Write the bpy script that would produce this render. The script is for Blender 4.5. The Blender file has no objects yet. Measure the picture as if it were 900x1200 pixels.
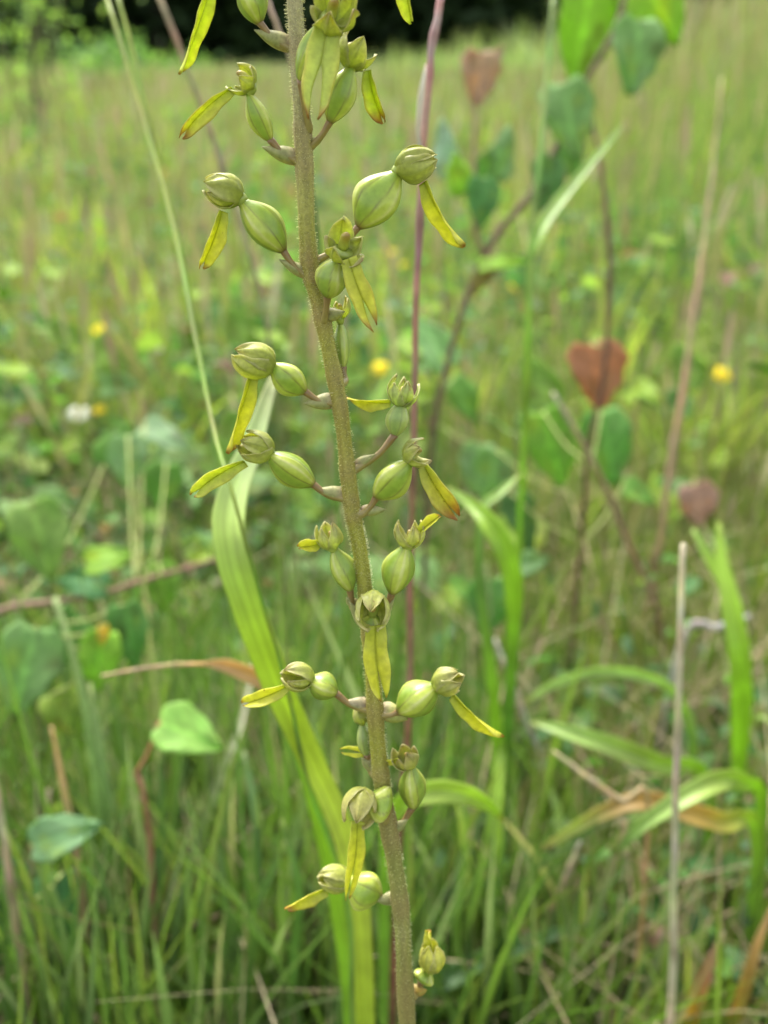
import bpy, math, random
import numpy as np
from mathutils import Vector

# ------------------------------------------------------------------ camera, sky, sun, exposure
sc = bpy.context.scene
COL = sc.collection
R = math.radians
W0, H0, F = 900.0, 1200.0, 1250.0          # photograph size and focal length, in its pixels
PITCH, CAMH = R(23.0), 0.42
C0 = Vector((0, 0, CAMH))
FW = Vector((0, math.cos(PITCH), -math.sin(PITCH)))
UP = Vector((0, math.sin(PITCH), math.cos(PITCH)))
RT = Vector((1, 0, 0))

cam = bpy.data.cameras.new('camera')
camo = bpy.data.objects.new('camera', cam)
COL.objects.link(camo)
camo.location = C0
camo.rotation_euler = (math.pi / 2 - PITCH, 0, 0)
cam.lens = 50
cam.sensor_fit = 'VERTICAL'
cam.sensor_height = 50 * H0 / F
cam.sensor_width = cam.sensor_height * W0 / H0
cam.clip_start, cam.clip_end = 0.005, 400
cam.dof.use_dof = True
cam.dof.focus_distance = 0.169
cam.dof.aperture_fstop = 50 / 2.35
sc.camera = camo

wd = bpy.data.worlds.new('World')
sc.world = wd
wd.use_nodes = True
nt = wd.node_tree
nt.nodes.clear()
sky = nt.nodes.new('ShaderNodeTexSky')
sky.sky_type = 'NISHITA'
sky.sun_disc = False
SUN_EL, SUN_AZ = R(58), R(-25)              # azimuth from +Y, towards -X (behind the plant, left)
sky.sun_elevation = SUN_EL
sky.sun_rotation = SUN_AZ
sky.air_density, sky.dust_density = 1.0, 4.0
hs = nt.nodes.new('ShaderNodeHueSaturation')
hs.inputs['Saturation'].default_value = 0.35   # cloud cover takes the blue out of the sky
bgn = nt.nodes.new('ShaderNodeBackground')
bgn.inputs['Strength'].default_value = 0.15
wo = nt.nodes.new('ShaderNodeOutputWorld')
nt.links.new(sky.outputs[0], hs.inputs['Color'])
nt.links.new(hs.outputs[0], bgn.inputs[0])
nt.links.new(bgn.outputs[0], wo.inputs[0])

sl = bpy.data.lights.new('sun', 'SUN')
sl.energy = 1.5
sl.angle = R(28)
sl.color = (1.0, 0.97, 0.91)
so = bpy.data.objects.new('sun', sl)
COL.objects.link(so)
sdir = Vector((math.sin(SUN_AZ) * math.cos(SUN_EL), math.cos(SUN_AZ) * math.cos(SUN_EL), math.sin(SUN_EL)))
so.rotation_euler = sdir.to_track_quat('Z', 'Y').to_euler()
so.location = (0, 0, 30)

sc.view_settings.view_transform = 'Standard'
sc.view_settings.look = 'None'
sc.view_settings.exposure = 1.9
sc.view_settings.gamma = 1
sc.view_settings.use_curve_mapping = False
sc.render.engine = 'CYCLES'
sc.cycles.use_denoising = True
sc.cycles.max_bounces = 7
sc.cycles.diffuse_bounces = 4
sc.cycles.glossy_bounces = 2
sc.cycles.transmission_bounces = 4
sc.cycles.caustics_reflective = False
sc.cycles.caustics_refractive = False

rng = np.random.default_rng(11)
rnd = random.Random(5)

# ------------------------------------------------------------------ helpers
def P(px, py, D):
    """World point seen at photo pixel (px, py) at depth D metres along the view axis."""
    return C0 + D * (FW + (px - W0 / 2) / F * RT - (py - H0 / 2) / F * UP)

def gz(x, y):
    """Ground height."""
    b = 0.012 * math.sin(3.1 * x + 1.3) * math.cos(2.7 * y) + 0.02 * math.sin(0.9 * x - 0.7 * y + 0.5) * min(1, max(0, y - 0.6))
    s = max(0.0, x - 0.10 * y - 0.25)
    return b + 0.10 * s * s / (s + 0.6) * 1.6

def gz_np(x, y):
    b = 0.012 * np.sin(3.1 * x + 1.3) * np.cos(2.7 * y) + 0.02 * np.sin(0.9 * x - 0.7 * y + 0.5) * np.clip(y - 0.6, 0, 1)
    s = np.maximum(0.0, x - 0.10 * y - 0.25)
    return b + 0.10 * s * s / (s + 0.6) * 1.6

def ground_at(px, py):
    lo, hi = 0.1, 40.0
    for _ in range(50):
        m = (lo + hi) / 2
        q = P(px, py, m)
        if q.z > gz(q.x, q.y): lo = m
        else: hi = m
    return lo

class MB:
    """Collects vertices, faces and vertex colours of one mesh object."""
    def __init__(s): s.v, s.f, s.c = [], [], []
    def add(s, V, Fc, C):
        o = len(s.v)
        s.v += [tuple(p) for p in V]
        s.f += [tuple(i + o for i in f) for f in Fc]
        s.c += [tuple(c) for c in C]
        return s
    def build(s, name, mat, root=None, parent=None, smooth=True):
        o0 = Vector(root.location) if root else Vector((0, 0, 0))
        me = bpy.data.meshes.new(name)
        me.from_pydata([(p[0] - o0.x, p[1] - o0.y, p[2] - o0.z) for p in s.v], [], s.f)
        a = me.color_attributes.new('Col', 'FLOAT_COLOR', 'POINT')
        arr = np.ones((len(s.v), 4), dtype=np.float32)
        arr[:, :3] = np.array(s.c, dtype=np.float32)
        a.data.foreach_set('color', arr.ravel())
        if smooth: me.polygons.foreach_set('use_smooth', np.ones(len(me.polygons), dtype=bool))
        me.materials.append(mat)
        me.update()
        ob = bpy.data.objects.new(name, me)
        COL.objects.link(ob)
        p = parent or root
        if p: ob.parent = p
        return ob
    def solo(s, name, mat, base, smooth=True):
        """A thing that is one mesh, its origin at its base."""
        class _r: location = base
        ob = s.build(name, mat, _r, None, smooth) if False else None
        b = Vector(base)
        s.v = [(p[0] - b.x, p[1] - b.y, p[2] - b.z) for p in s.v]
        ob = s.build(name, mat, None, None, smooth)
        ob.location = b
        return ob

def np_mesh(name, V, quads, C, mat):
    """Large mesh from arrays: V (n,3), quads (m,4), C (n,3)."""
    me = bpy.data.meshes.new(name)
    me.vertices.add(len(V))
    me.vertices.foreach_set('co', V.astype(np.float32).ravel())
    k = quads.shape[1]
    me.loops.add(quads.size)
    me.loops.foreach_set('vertex_index', quads.astype(np.int32).ravel())
    me.polygons.add(len(quads))
    me.polygons.foreach_set('loop_start', np.arange(0, quads.size, k, dtype=np.int32))
    me.polygons.foreach_set('use_smooth', np.ones(len(quads), dtype=bool))
    me.update(calc_edges=True)
    a = me.color_attributes.new('Col', 'FLOAT_COLOR', 'POINT')
    arr = np.ones((len(V), 4), dtype=np.float32)
    arr[:, :3] = C
    a.data.foreach_set('color', arr.ravel())
    me.materials.append(mat)
    ob = bpy.data.objects.new(name, me)
    COL.objects.link(ob)
    return ob

def tag(o, label=None, cat=None, group=None, kind=None):
    if label: o['label'] = label
    if cat: o['category'] = cat
    if group: o['group'] = group
    if kind: o['kind'] = kind
    return o

def empty(name, loc, label, cat, group=None):
    o = bpy.data.objects.new(name, None)
    o.empty_display_size = 0.01
    COL.objects.link(o)
    o.location = loc
    return tag(o, label, cat, group)

def lerp(a, b, t): return tuple(x + (y - x) * t for x, y in zip(a, b))

def spline(pts, n):
    """Catmull-Rom through Vectors, n samples."""
    pts = [Vector(p) for p in pts]
    if len(pts) == 2: return [pts[0].lerp(pts[1], i / (n - 1)) for i in range(n)]
    q = [2 * pts[0] - pts[1]] + pts + [2 * pts[-1] - pts[-2]]
    seg = len(pts) - 1
    out = []
    for i in range(n):
        s = i / (n - 1) * seg
        k = min(int(s), seg - 1)
        t = s - k
        a, b, c, d = q[k], q[k + 1], q[k + 2], q[k + 3]
        out.append(0.5 * ((2 * b) + (c - a) * t + (2 * a - 5 * b + 4 * c - d) * t * t + (3 * b - a - 3 * c + d) * t ** 3))
    return out

def interp(vals, n):
    m = len(vals) - 1
    out = []
    for i in range(n):
        s = i / (n - 1) * m
        k = min(int(s), m - 1) if m else 0
        t = s - k
        a, b = vals[k], vals[min(k + 1, m)]
        out.append(lerp(a, b, t) if isinstance(a, tuple) else a + (b - a) * t)
    return out

def tangents(pts):
    T = []
    for i in range(len(pts)):
        a, b = pts[max(0, i - 1)], pts[min(len(pts) - 1, i + 1)]
        d = b - a
        T.append(d.normalized() if d.length > 1e-9 else Vector((0, 0, 1)))
    return T

def tube(mb, pts, radii, cols, ns=8, cap=True, lump=0.0):
    T = tangents(pts)
    ref = Vector((0.31, -0.9, 0.2)).normalized()
    V, Fc, C = [], [], []
    n = len(pts)
    for i, (p, t) in enumerate(zip(pts, T)):
        a = (ref - t * ref.dot(t))
        if a.length < 1e-4: a = Vector((1, 0, 0)) - t * t.x
        a.normalize()
        b = t.cross(a)
        ref = a
        for k in range(ns):
            th = 2 * math.pi * k / ns
            r = radii[i] * (1 + lump * rnd.uniform(-1, 1))
            V.append(p + a * math.cos(th) * r + b * math.sin(th) * r)
            C.append(cols[i])
    for i in range(n - 1):
        for k in range(ns):
            k2 = (k + 1) % ns
            Fc.append((i * ns + k, i * ns + k2, (i + 1) * ns + k2, (i + 1) * ns + k))
    if cap:
        Fc.append(tuple(range(ns))[::-1])
        Fc.append(tuple((n - 1) * ns + k for k in range(ns)))
    mb.add(V, Fc, C)

def patch(mb, G, cols, th):
    """A leaf-like grid of points G[i][j], given real thickness th."""
    ni, nj = len(G), len(G[0])
    N = []
    for i in range(ni):
        row = []
        for j in range(nj):
            a = G[min(i + 1, ni - 1)][j] - G[max(i - 1, 0)][j]
            b = G[i][min(j + 1, nj - 1)] - G[i][max(j - 1, 0)]
            c = a.cross(b)
            row.append(c.normalized() if c.length > 1e-14 else Vector((0, 0, 0)))
        N.append(row)
    V, Fc, C = [], [], []
    for s in (1, -1):
        for i in range(ni):
            for j in range(nj):
                V.append(G[i][j] + N[i][j] * (s * th / 2))
                C.append(cols[i][j])
    o = ni * nj
    ix = lambda i, j: i * nj + j
    for i in range(ni - 1):
        for j in range(nj - 1):
            Fc.append((ix(i, j), ix(i + 1, j), ix(i + 1, j + 1), ix(i, j + 1)))
            Fc.append((o + ix(i, j), o + ix(i, j + 1), o + ix(i + 1, j + 1), o + ix(i + 1, j)))
    for i in range(ni - 1):
        for j in (0, nj - 1):
            a, b = ix(i, j), ix(i + 1, j)
            Fc.append((a, o + a, o + b, b) if j == 0 else (b, o + b, o + a, a))
    for j in range(nj - 1):
        for i in (0, ni - 1):
            a, b = ix(i, j), ix(i, j + 1)
            Fc.append((b, o + b, o + a, a) if i == 0 else (a, o + a, o + b, b))
    mb.add(V, Fc, C)

# ------------------------------------------------------------------ materials
def plant_mat(name, transl=0.35, rough=0.5, spec=0.3, noise_scale=300.0, noise_amt=0.25, speck=None, speck_scale=900.0, speck_lo=0.66, bump=0.0, sheen=0.0, stripes=None, hue=0.0):
    m = bpy.data.materials.new(name)
    m.use_nodes = True
    t = m.node_tree
    t.nodes.clear()
    N, L = t.nodes.new, t.links.new
    out = N('ShaderNodeOutputMaterial')
    at = N('ShaderNodeAttribute'); at.attribute_name = 'Col'
    tc = N('ShaderNodeTexCoord')
    nz = N('ShaderNodeTexNoise'); nz.inputs['Scale'].default_value = noise_scale; nz.inputs['Detail'].default_value = 5
    L(tc.outputs['Object'], nz.inputs['Vector'])
    mr = N('ShaderNodeMapRange')
    mr.inputs['From Min'].default_value = 0.3; mr.inputs['From Max'].default_value = 0.7
    mr.inputs['To Min'].default_value = 1 - noise_amt; mr.inputs['To Max'].default_value = 1 + noise_amt
    L(nz.outputs['Fac'], mr.inputs['Value'])
    mul = N('ShaderNodeVectorMath'); mul.operation = 'MULTIPLY'
    L(at.outputs['Color'], mul.inputs[0])
    cx = N('ShaderNodeCombineXYZ')
    for i, k in enumerate((1.0 + hue, 1.0, 1.0)):
        L(mr.outputs[0], cx.inputs[i])
    L(cx.outputs[0], mul.inputs[1])
    col = mul.outputs[0]
    if stripes:
        uv = N('ShaderNodeTexNoise'); uv.inputs['Scale'].default_value = 1.0; uv.inputs['Detail'].default_value = 2
        mp = N('ShaderNodeMapping'); mp.inputs['Scale'].default_value = stripes
        L(tc.outputs['Object'], mp.inputs['Vector']); L(mp.outputs[0], uv.inputs['Vector'])
        m2 = N('ShaderNodeMapRange'); m2.inputs['From Min'].default_value = 0.35; m2.inputs['From Max'].default_value = 0.65
        m2.inputs['To Min'].default_value = 0.8; m2.inputs['To Max'].default_value = 1.15
        L(uv.outputs['Fac'], m2.inputs['Value'])
        sm = N('ShaderNodeVectorMath'); sm.operation = 'SCALE'
        L(col, sm.inputs[0]); L(m2.outputs[0], sm.inputs['Scale'])
        col = sm.outputs[0]
    if speck:
        n2 = N('ShaderNodeTexNoise'); n2.inputs['Scale'].default_value = speck_scale; n2.inputs['Detail'].default_value = 3
        L(tc.outputs['Object'], n2.inputs['Vector'])
        m3 = N('ShaderNodeMapRange'); m3.inputs['From Min'].default_value = speck_lo; m3.inputs['From Max'].default_value = speck_lo + 0.07
        L(n2.outputs['Fac'], m3.inputs['Value'])
        mx = N('ShaderNodeMixRGB'); mx.inputs['Color2'].default_value = (*speck, 1)
        L(m3.outputs[0], mx.inputs['Fac']); L(col, mx.inputs['Color1'])
        col = mx.outputs[0]
    pb = N('ShaderNodeBsdfPrincipled')
    pb.inputs['Roughness'].default_value = rough
    pb.inputs['Specular IOR Level'].default_value = spec
    pb.inputs['Sheen Weight'].default_value = sheen
    L(col, pb.inputs['Base Color'])
    if bump:
        bp = N('ShaderNodeBump'); bp.inputs['Strength'].default_value = bump; bp.inputs['Distance'].default_value = 0.0003
        L(nz.outputs['Fac'], bp.inputs['Height']); L(bp.outputs[0], pb.inputs['Normal'])
    if transl > 0:
        tr = N('ShaderNodeBsdfTranslucent')
        g = N('ShaderNodeVectorMath'); g.operation = 'MULTIPLY'; g.inputs[1].default_value = (1.2, 1.25, 0.72)
        L(col, g.inputs[0]); L(g.outputs[0], tr.inputs['Color'])
        mx = N('ShaderNodeMixShader'); mx.inputs[0].default_value = transl
        L(pb.outputs[0], mx.inputs[1]); L(tr.outputs[0], mx.inputs[2])
        L(mx.outputs[0], out.inputs[0])
    else:
        L(pb.outputs[0], out.inputs[0])
    return m

M_STEM = plant_mat('orchid_stem', 0.0, 0.5, 0.3, 2600, 0.22, speck=(0.46, 0.42, 0.16), speck_scale=5200, speck_lo=0.64, bump=0.4, hue=0.05)
M_HAIR = plant_mat('orchid_hair', 0.5, 0.3, 0.4, 900, 0.05)
M_OVARY = plant_mat('orchid_ovary', 0.18, 0.30, 0.5, 900, 0.12, speck=(0.28, 0.28, 0.04), speck_scale=2600, speck_lo=0.70, bump=0.1)
M_SEPAL = plant_mat('orchid_sepal', 0.45, 0.34, 0.35, 1500, 0.14, speck=(0.42, 0.27, 0.10), speck_scale=900, speck_lo=0.72, bump=0.2)
M_LIP = plant_mat('orchid_lip', 0.42, 0.35, 0.35, 900, 0.14, speck=(0.20, 0.12, 0.02), speck_scale=1300, speck_lo=0.70, bump=0.2)
M_BRACT = plant_mat('orchid_bract', 0.25, 0.5, 0.25, 1500, 0.25, bump=0.2)
M_BLADE = plant_mat('grass_blade', 0.45, 0.4, 0.35, 90, 0.14, speck=(0.16, 0.11, 0.03), speck_scale=120, speck_lo=0.74)
M_LEAF = plant_mat('tree_leaf', 0.50, 0.55, 0.2, 160, 0.16, bump=0.1)
M_GRASS = plant_mat('meadow_grass', 0.40, 0.45, 0.3, 12, 0.18)
M_DRY = plant_mat('dry_straw', 0.15, 0.7, 0.15, 150, 0.25)
M_TWIG = plant_mat('twig_bark', 0.0, 0.75, 0.15, 500, 0.35, bump=0.4)
M_FLOWER = plant_mat('meadow_petal', 0.35, 0.6, 0.1, 200, 0.1)
M_WOOD = plant_mat('wood_foliage', 0.15, 0.6, 0.1, 2, 0.3)
M_BARK = plant_mat('tree_bark', 0.0, 0.85, 0.1, 8, 0.4, bump=0.3)

def ground_mat():
    m = bpy.data.materials.new('meadow_soil')
    m.use_nodes = True
    t = m.node_tree
    N, L = t.nodes.new, t.links.new
    pb = t.nodes['Principled BSDF']
    tc = N('ShaderNodeTexCoord')
    n1 = N('ShaderNodeTexNoise'); n1.inputs['Scale'].default_value = 22; n1.inputs['Detail'].default_value = 8
    n2 = N('ShaderNodeTexNoise'); n2.inputs['Scale'].default_value = 1.3; n2.inputs['Detail'].default_value = 4
    L(tc.outputs['Object'], n1.inputs['Vector']); L(tc.outputs['Object'], n2.inputs['Vector'])
    r1 = N('ShaderNodeValToRGB')
    e = r1.color_ramp.elements
    e[0].position, e[0].color = 0.30, (0.045, 0.032, 0.018, 1)
    e[1].position, e[1].color = 0.72, (0.19, 0.15, 0.075, 1)
    x = r1.color_ramp.elements.new(0.5); x.color = (0.07, 0.085, 0.025, 1)
    L(n1.outputs['Fac'], r1.inputs['Fac'])
    mx = N('ShaderNodeMixRGB'); mx.inputs['Color2'].default_value = (0.12, 0.16, 0.035, 1)
    mr = N('ShaderNodeMapRange'); mr.inputs['From Min'].default_value = 0.35; mr.inputs['From Max'].default_value = 0.7
    mr.inputs['To Max'].default_value = 0.7
    L(n2.outputs['Fac'], mr.inputs['Value']); L(mr.outputs[0], mx.inputs['Fac'])
    L(r1.outputs['Color'], mx.inputs['Color1'])
    L(mx.outputs['Color'], pb.inputs['Base Color'])
    pb.inputs['Roughness'].default_value = 0.95
    bp = N('ShaderNodeBump'); bp.inputs['Strength'].default_value = 0.6; bp.inputs['Distance'].default_value = 0.01
    L(n1.outputs['Fac'], bp.inputs['Height']); L(bp.outputs[0], pb.inputs['Normal'])
    return m

# ------------------------------------------------------------------ ground
def axis(lo, hi, n, k):
    s = np.linspace(-1, 1, n)
    return np.sign(s) * (np.expm1(k * np.abs(s)) / np.expm1(k)) * np.where(s < 0, -lo, hi)
gx = axis(-150, 150, 121, 6.0)
gy = axis(-60, 260, 141, 6.0)
X, Y = np.meshgrid(gx, gy, indexing='ij')
Z = gz_np(X, np.minimum(Y, 60)) * np.clip(1.6 - np.hypot(X, Y) / 100, 0, 1)
V = np.stack([X, Y, Z], -1).reshape(-1, 3)
ni, nj = X.shape
I, J = np.meshgrid(np.arange(ni - 1), np.arange(nj - 1), indexing='ij')
q = np.stack([I * nj + J, (I + 1) * nj + J, (I + 1) * nj + J + 1, I * nj + J + 1], -1).reshape(-1, 4)
g = np_mesh('ground', V, q, np.ones((len(V), 3)), ground_mat())
tag(g, 'meadow ground of brown soil, moss and litter under the grass', 'ground', kind='structure')

# ------------------------------------------------------------------ far wood: trees, understory
def leaf_cloud(cent, size, col, tilt=1.0):
    """Small diamond leaves (n,4 verts) at cent with random facing."""
    n = len(cent)
    a = rng.normal(size=(n, 3)); a /= np.linalg.norm(a, axis=1, keepdims=True)
    b = rng.normal(size=(n, 3)); b -= a * (a * b).sum(1, keepdims=True); b /= np.linalg.norm(b, axis=1, keepdims=True)
    s = size[:, None]
    nrm = np.cross(a, b)
    V = np.stack([cent - a * s, cent - b * s * 0.55 + nrm * s * 0.12, cent + a * s, cent + b * s * 0.55 + nrm * s * 0.12], 1).reshape(-1, 3)
    q = np.arange(4 * n).reshape(-1, 4)
    return V, q, np.repeat(col, 4, axis=0)

def tree_mesh(h, seed):
    r = random.Random(seed)
    tr = MB()
    bark = (0.06, 0.05, 0.04)
    tp = spline([Vector((0, 0, -0.1)), Vector((r.uniform(-.1, .1), 0, h * .3)), Vector((r.uniform(-.3, .3), r.uniform(-.2, .2), h * .65)), Vector((r.uniform(-.4, .4), 0, h * .95))], 10)
    tube(tr, tp, interp([0.20, 0.15, 0.10, 0.02], 10), [bark] * 10, 8)
    tips = [tp[-1]]
    for k in range(16):
        z0 = r.uniform(0.1, 0.85)
        p0 = tp[int(z0 * 9)]
        az = r.uniform(0, 6.28)
        ln = h * r.uniform(.18, .30) * (1.1 - z0 * .5)
        p1 = p0 + Vector((math.cos(az) * ln * .6, math.sin(az) * ln * .6, ln * .25))
        p2 = p0 + Vector((math.cos(az) * ln, math.sin(az) * ln, ln * r.uniform(-.1, .5)))
        tube(tr, spline([p0, p1, p2], 6), interp([0.06, 0.03, 0.01], 6), [bark] * 6, 6)
        tips += [p1, p2, p0.lerp(p2, .4)]
    return tr, tips

tr_things = []
for kind_i, h in enumerate((9.0, 7.5)):
    tr, tips = tree_mesh(h, 30 + kind_i)
    root = empty('woodland_tree', (0, 0, 0), 'dark leafy tree of the shaded wood at the far edge of the meadow', 'tree', 'trees of the far wood')
    tr.build('trunk', M_BARK, root)
    cs = []
    for tpt in tips:
        n = 150
        cs.append(np.array(tpt) + rng.normal(size=(n, 3)) * np.array([.62, .62, .5]))
    cs = np.concatenate(cs)
    cs[:, 2] = np.maximum(cs[:, 2], 0.25)
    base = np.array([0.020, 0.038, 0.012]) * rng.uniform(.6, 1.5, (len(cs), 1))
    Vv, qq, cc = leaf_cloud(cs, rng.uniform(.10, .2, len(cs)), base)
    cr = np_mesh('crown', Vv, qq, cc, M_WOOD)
    cr.parent = root
    tr_things.append(root)

def copy_tree(o, parent=None):
    c = o.copy()
    COL.objects.link(c)
    if parent: c.parent = parent
    for ch in list(o.children): copy_tree(ch, c)
    return c
spots = []
for row, yy in enumerate((25.5, 28.5, 32.0)):
    xs = np.arange(-21 + row * 1.1, 17, 2.7)
    for xx in xs: spots.append((xx + rnd.uniform(-.6, .6), yy + rnd.uniform(-.8, .8)))
for i, (xx, yy) in enumerate(spots):
    src = tr_things[i % 2]
    o = src if i < 2 else copy_tree(src)
    o.location = (xx, yy, gz(xx, yy) - 0.02)
    o.rotation_euler = (0, 0, rnd.uniform(0, 6.28))
    s = rnd.uniform(.85, 1.25)
    o.scale = (s, s, s)
n = 16000
cent = np.stack([rng.uniform(-24, 18, n), rng.uniform(26.5, 36, n), rng.uniform(0.05, 3.4, n) ** 1.0], -1)
cent[:, 2] += gz_np(cent[:, 0], cent[:, 1])
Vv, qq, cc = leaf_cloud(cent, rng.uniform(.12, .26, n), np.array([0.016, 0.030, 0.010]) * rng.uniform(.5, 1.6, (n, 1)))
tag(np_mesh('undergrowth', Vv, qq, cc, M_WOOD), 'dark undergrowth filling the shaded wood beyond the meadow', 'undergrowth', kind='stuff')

def bush(name, loc, h, w, n, lsz, col, label, cat, seed, nst=6, low=.1, group=None):
    r = random.Random(seed)
    root = empty(name, loc, label, cat, group)
    st = MB()
    L0 = Vector(loc)
    tips = []
    for k in range(nst):
        az = r.uniform(0, 6.28)
        sp = w * r.uniform(.3, 1)
        top = L0 + Vector((math.cos(az) * sp, math.sin(az) * sp, h * r.uniform(.7, 1)))
        mid = L0.lerp(top, .5) + Vector((0, 0, h * .1))
        pp = spline([L0 - Vector((0, 0, .03)), mid, top], 7)
        tube(st, pp, interp([h * .006, h * .004, h * .002], 7), [(0.16, 0.15, 0.08)] * 7, 6)
        tips += pp[1:]
    st.build('stem', M_BARK, root)
    cs = []
    for tpt in tips:
        cs.append(np.array(tpt - L0) + rng.normal(size=(n // len(tips), 3)) * np.array([w * .22, w * .22, h * .09]))
    cs = np.concatenate(cs)
    cs[:, 2] = np.maximum(cs[:, 2], low)
    c = np.array(col) * rng.uniform(.65, 1.35, (len(cs), 1)) * (1 + rng.uniform(-.1, .1, (len(cs), 3)))
    Vv, qq, cc = leaf_cloud(cs, rng.uniform(.6, 1.2, len(cs)) * lsz, c)
    cr = np_mesh('crown', Vv, qq, cc, M_LEAF)
    cr.parent = root
    return root
b1 = P(30, 60, 4.6)
bush('young_tree', (b1.x, b1.y, gz(b1.x, b1.y)), 1.2, .36, 900, .021, (0.24, 0.40, 0.09), 'light green young tree before the dark wood at the upper left', 'tree', 3, 8, .06)
b2 = P(95, 60, 11.0)
bush('low_shrub', (b2.x, b2.y, gz(b2.x, b2.y)), .62, .8, 500, .05, (0.13, 0.25, 0.07), 'low green shrub at the meadow edge right of the light young tree', 'shrub', 4, 7)
b3 = P(205, 60, 15.0)
bush('low_shrub', (b3.x, b3.y, gz(b3.x, b3.y)), .55, 1.0, 450, .06, (0.16, 0.31, 0.07), 'small bright shrub below the dark wood, behind the uppermost flowers', 'shrub', 9, 7)
b4 = P(590, 60, 14.0)
bush('low_shrub', (b4.x, b4.y, gz(b4.x, b4.y)), .50, 1.1, 450, .06, (0.16, 0.29, 0.07), 'small green shrub between the pink stalk and the big sapling, before the wood', 'shrub', 10, 7)

# ------------------------------------------------------------------ meadow grass and ground cover (stuff)
def ribbons(base, L, w, az, lean, curl, fa, c0, c1, segs, prof='blade'):
    n = len(base)
    t = np.linspace(0, 1, segs + 1)[None, :]
    ld = np.stack([np.cos(az), np.sin(az), np.zeros(n)], -1)
    horiz = (lean[:, None] * t + curl[:, None] * t ** 2) * L[:, None]
    vert = (t - 0.55 * (curl[:, None] ** 2) * t ** 3) * L[:, None]
    ctr = base[:, None, :] + ld[:, None, :] * horiz[..., None]
    ctr[..., 2] += vert
    if prof == 'blade': wp = 0.55 + 0.45 * np.sin(np.pi * np.minimum(t * 1.1, 1) ** .8); wp = wp * np.clip((1 - t) * 3.5, 0.04, 1)
    elif prof == 'seed': wp = np.where(t > .72, 2.2 + 3.2 * np.sin(np.pi * np.clip((t - .72) / .28, 0, 1)), 1.0)
    else: wp = np.clip(1.2 - t, .25, 1)
    hw = (w[:, None] * wp / 2)[..., None]
    sd = np.stack([np.cos(fa), np.sin(fa), np.zeros(n)], -1)[:, None, :]
    A, B = ctr - sd * hw, ctr + sd * hw
    V = np.stack([A, B], 2).reshape(-1, 3)
    tt = t[..., None]
    c = c0[:, None, :] * (1 - tt) + c1[:, None, :] * tt
    C = np.repeat(c.reshape(-1, 3), 2, axis=0)
    k = 2 * (segs + 1)
    i0 = (np.arange(n) * k)[:, None] + (np.arange(segs) * 2)[None, :]
    q = np.stack([i0, i0 + 1, i0 + 3, i0 + 2], -1).reshape(-1, 4)
    return V, q, C

def scatter(n, r0, r1, power, half_deg):
    """Positions on the ground, denser near: radius density falls as r**power."""
    u = rng.uniform(0, 1, n)
    p = 2 + power
    r = (r0 ** p + u * (r1 ** p - r0 ** p)) ** (1 / p) if abs(p) > 1e-6 else r0 * (r1 / r0) ** u
    th = R(half_deg) * rng.uniform(-1, 1, n)
    x, y = r * np.sin(th), r * np.cos(th)
    return x, y, r

def pal(n, cols, wts):
    cols = np.array(cols)
    k = rng.choice(len(cols), n, p=np.array(wts) / sum(wts))
    return cols[k] * rng.uniform(.75, 1.28, (n, 1))

GREENS = [(0.13, 0.215, 0.035), (0.165, 0.25, 0.04), (0.095, 0.175, 0.04), (0.23, 0.28, 0.055), (0.14, 0.20, 0.075)]
TAN = [(0.30, 0.25, 0.13), (0.24, 0.18, 0.11), (0.36, 0.31, 0.19), (0.22, 0.15, 0.10)]

def patchy(x, y, s=1.0):
    return 0.5 + 0.25 * (np.sin(1.7 * x * s + .6) * np.cos(1.3 * y * s) + np.sin(2.9 * x * s - 2.1 * y * s + 1.0))

# near turf: long green blades
n = 19000
x, y, r = scatter(n, .30, 1.35, -1.3, 42)
k = (y > .27)
x, y, r = x[k], y[k], r[k]; n = len(x)
tallp = np.clip((.12 - x) / .10, 0, 1) * np.clip((.68 - r) / .16, 0, 1)
L = rng.uniform(.03, .10, n) * (1 + .75 * tallp) * np.where(rng.uniform(0, 1, n) < .05, 1.5, 1)
base = np.stack([x, y, gz_np(x, y) - .004], -1)
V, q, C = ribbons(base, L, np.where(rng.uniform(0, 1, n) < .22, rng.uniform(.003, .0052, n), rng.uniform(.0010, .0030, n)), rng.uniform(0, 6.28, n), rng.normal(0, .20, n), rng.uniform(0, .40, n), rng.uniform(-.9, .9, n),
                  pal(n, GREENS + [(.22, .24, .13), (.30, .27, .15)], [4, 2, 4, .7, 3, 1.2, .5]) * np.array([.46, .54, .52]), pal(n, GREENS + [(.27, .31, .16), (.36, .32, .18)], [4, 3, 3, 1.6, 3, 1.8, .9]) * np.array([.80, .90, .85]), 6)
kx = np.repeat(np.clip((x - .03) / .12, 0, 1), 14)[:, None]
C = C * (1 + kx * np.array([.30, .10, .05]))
tag(np_mesh('grass', V, q, C, M_GRASS), 'dense green grass blades around the foot of the tall flower stem', 'grass', kind='stuff')

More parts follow.
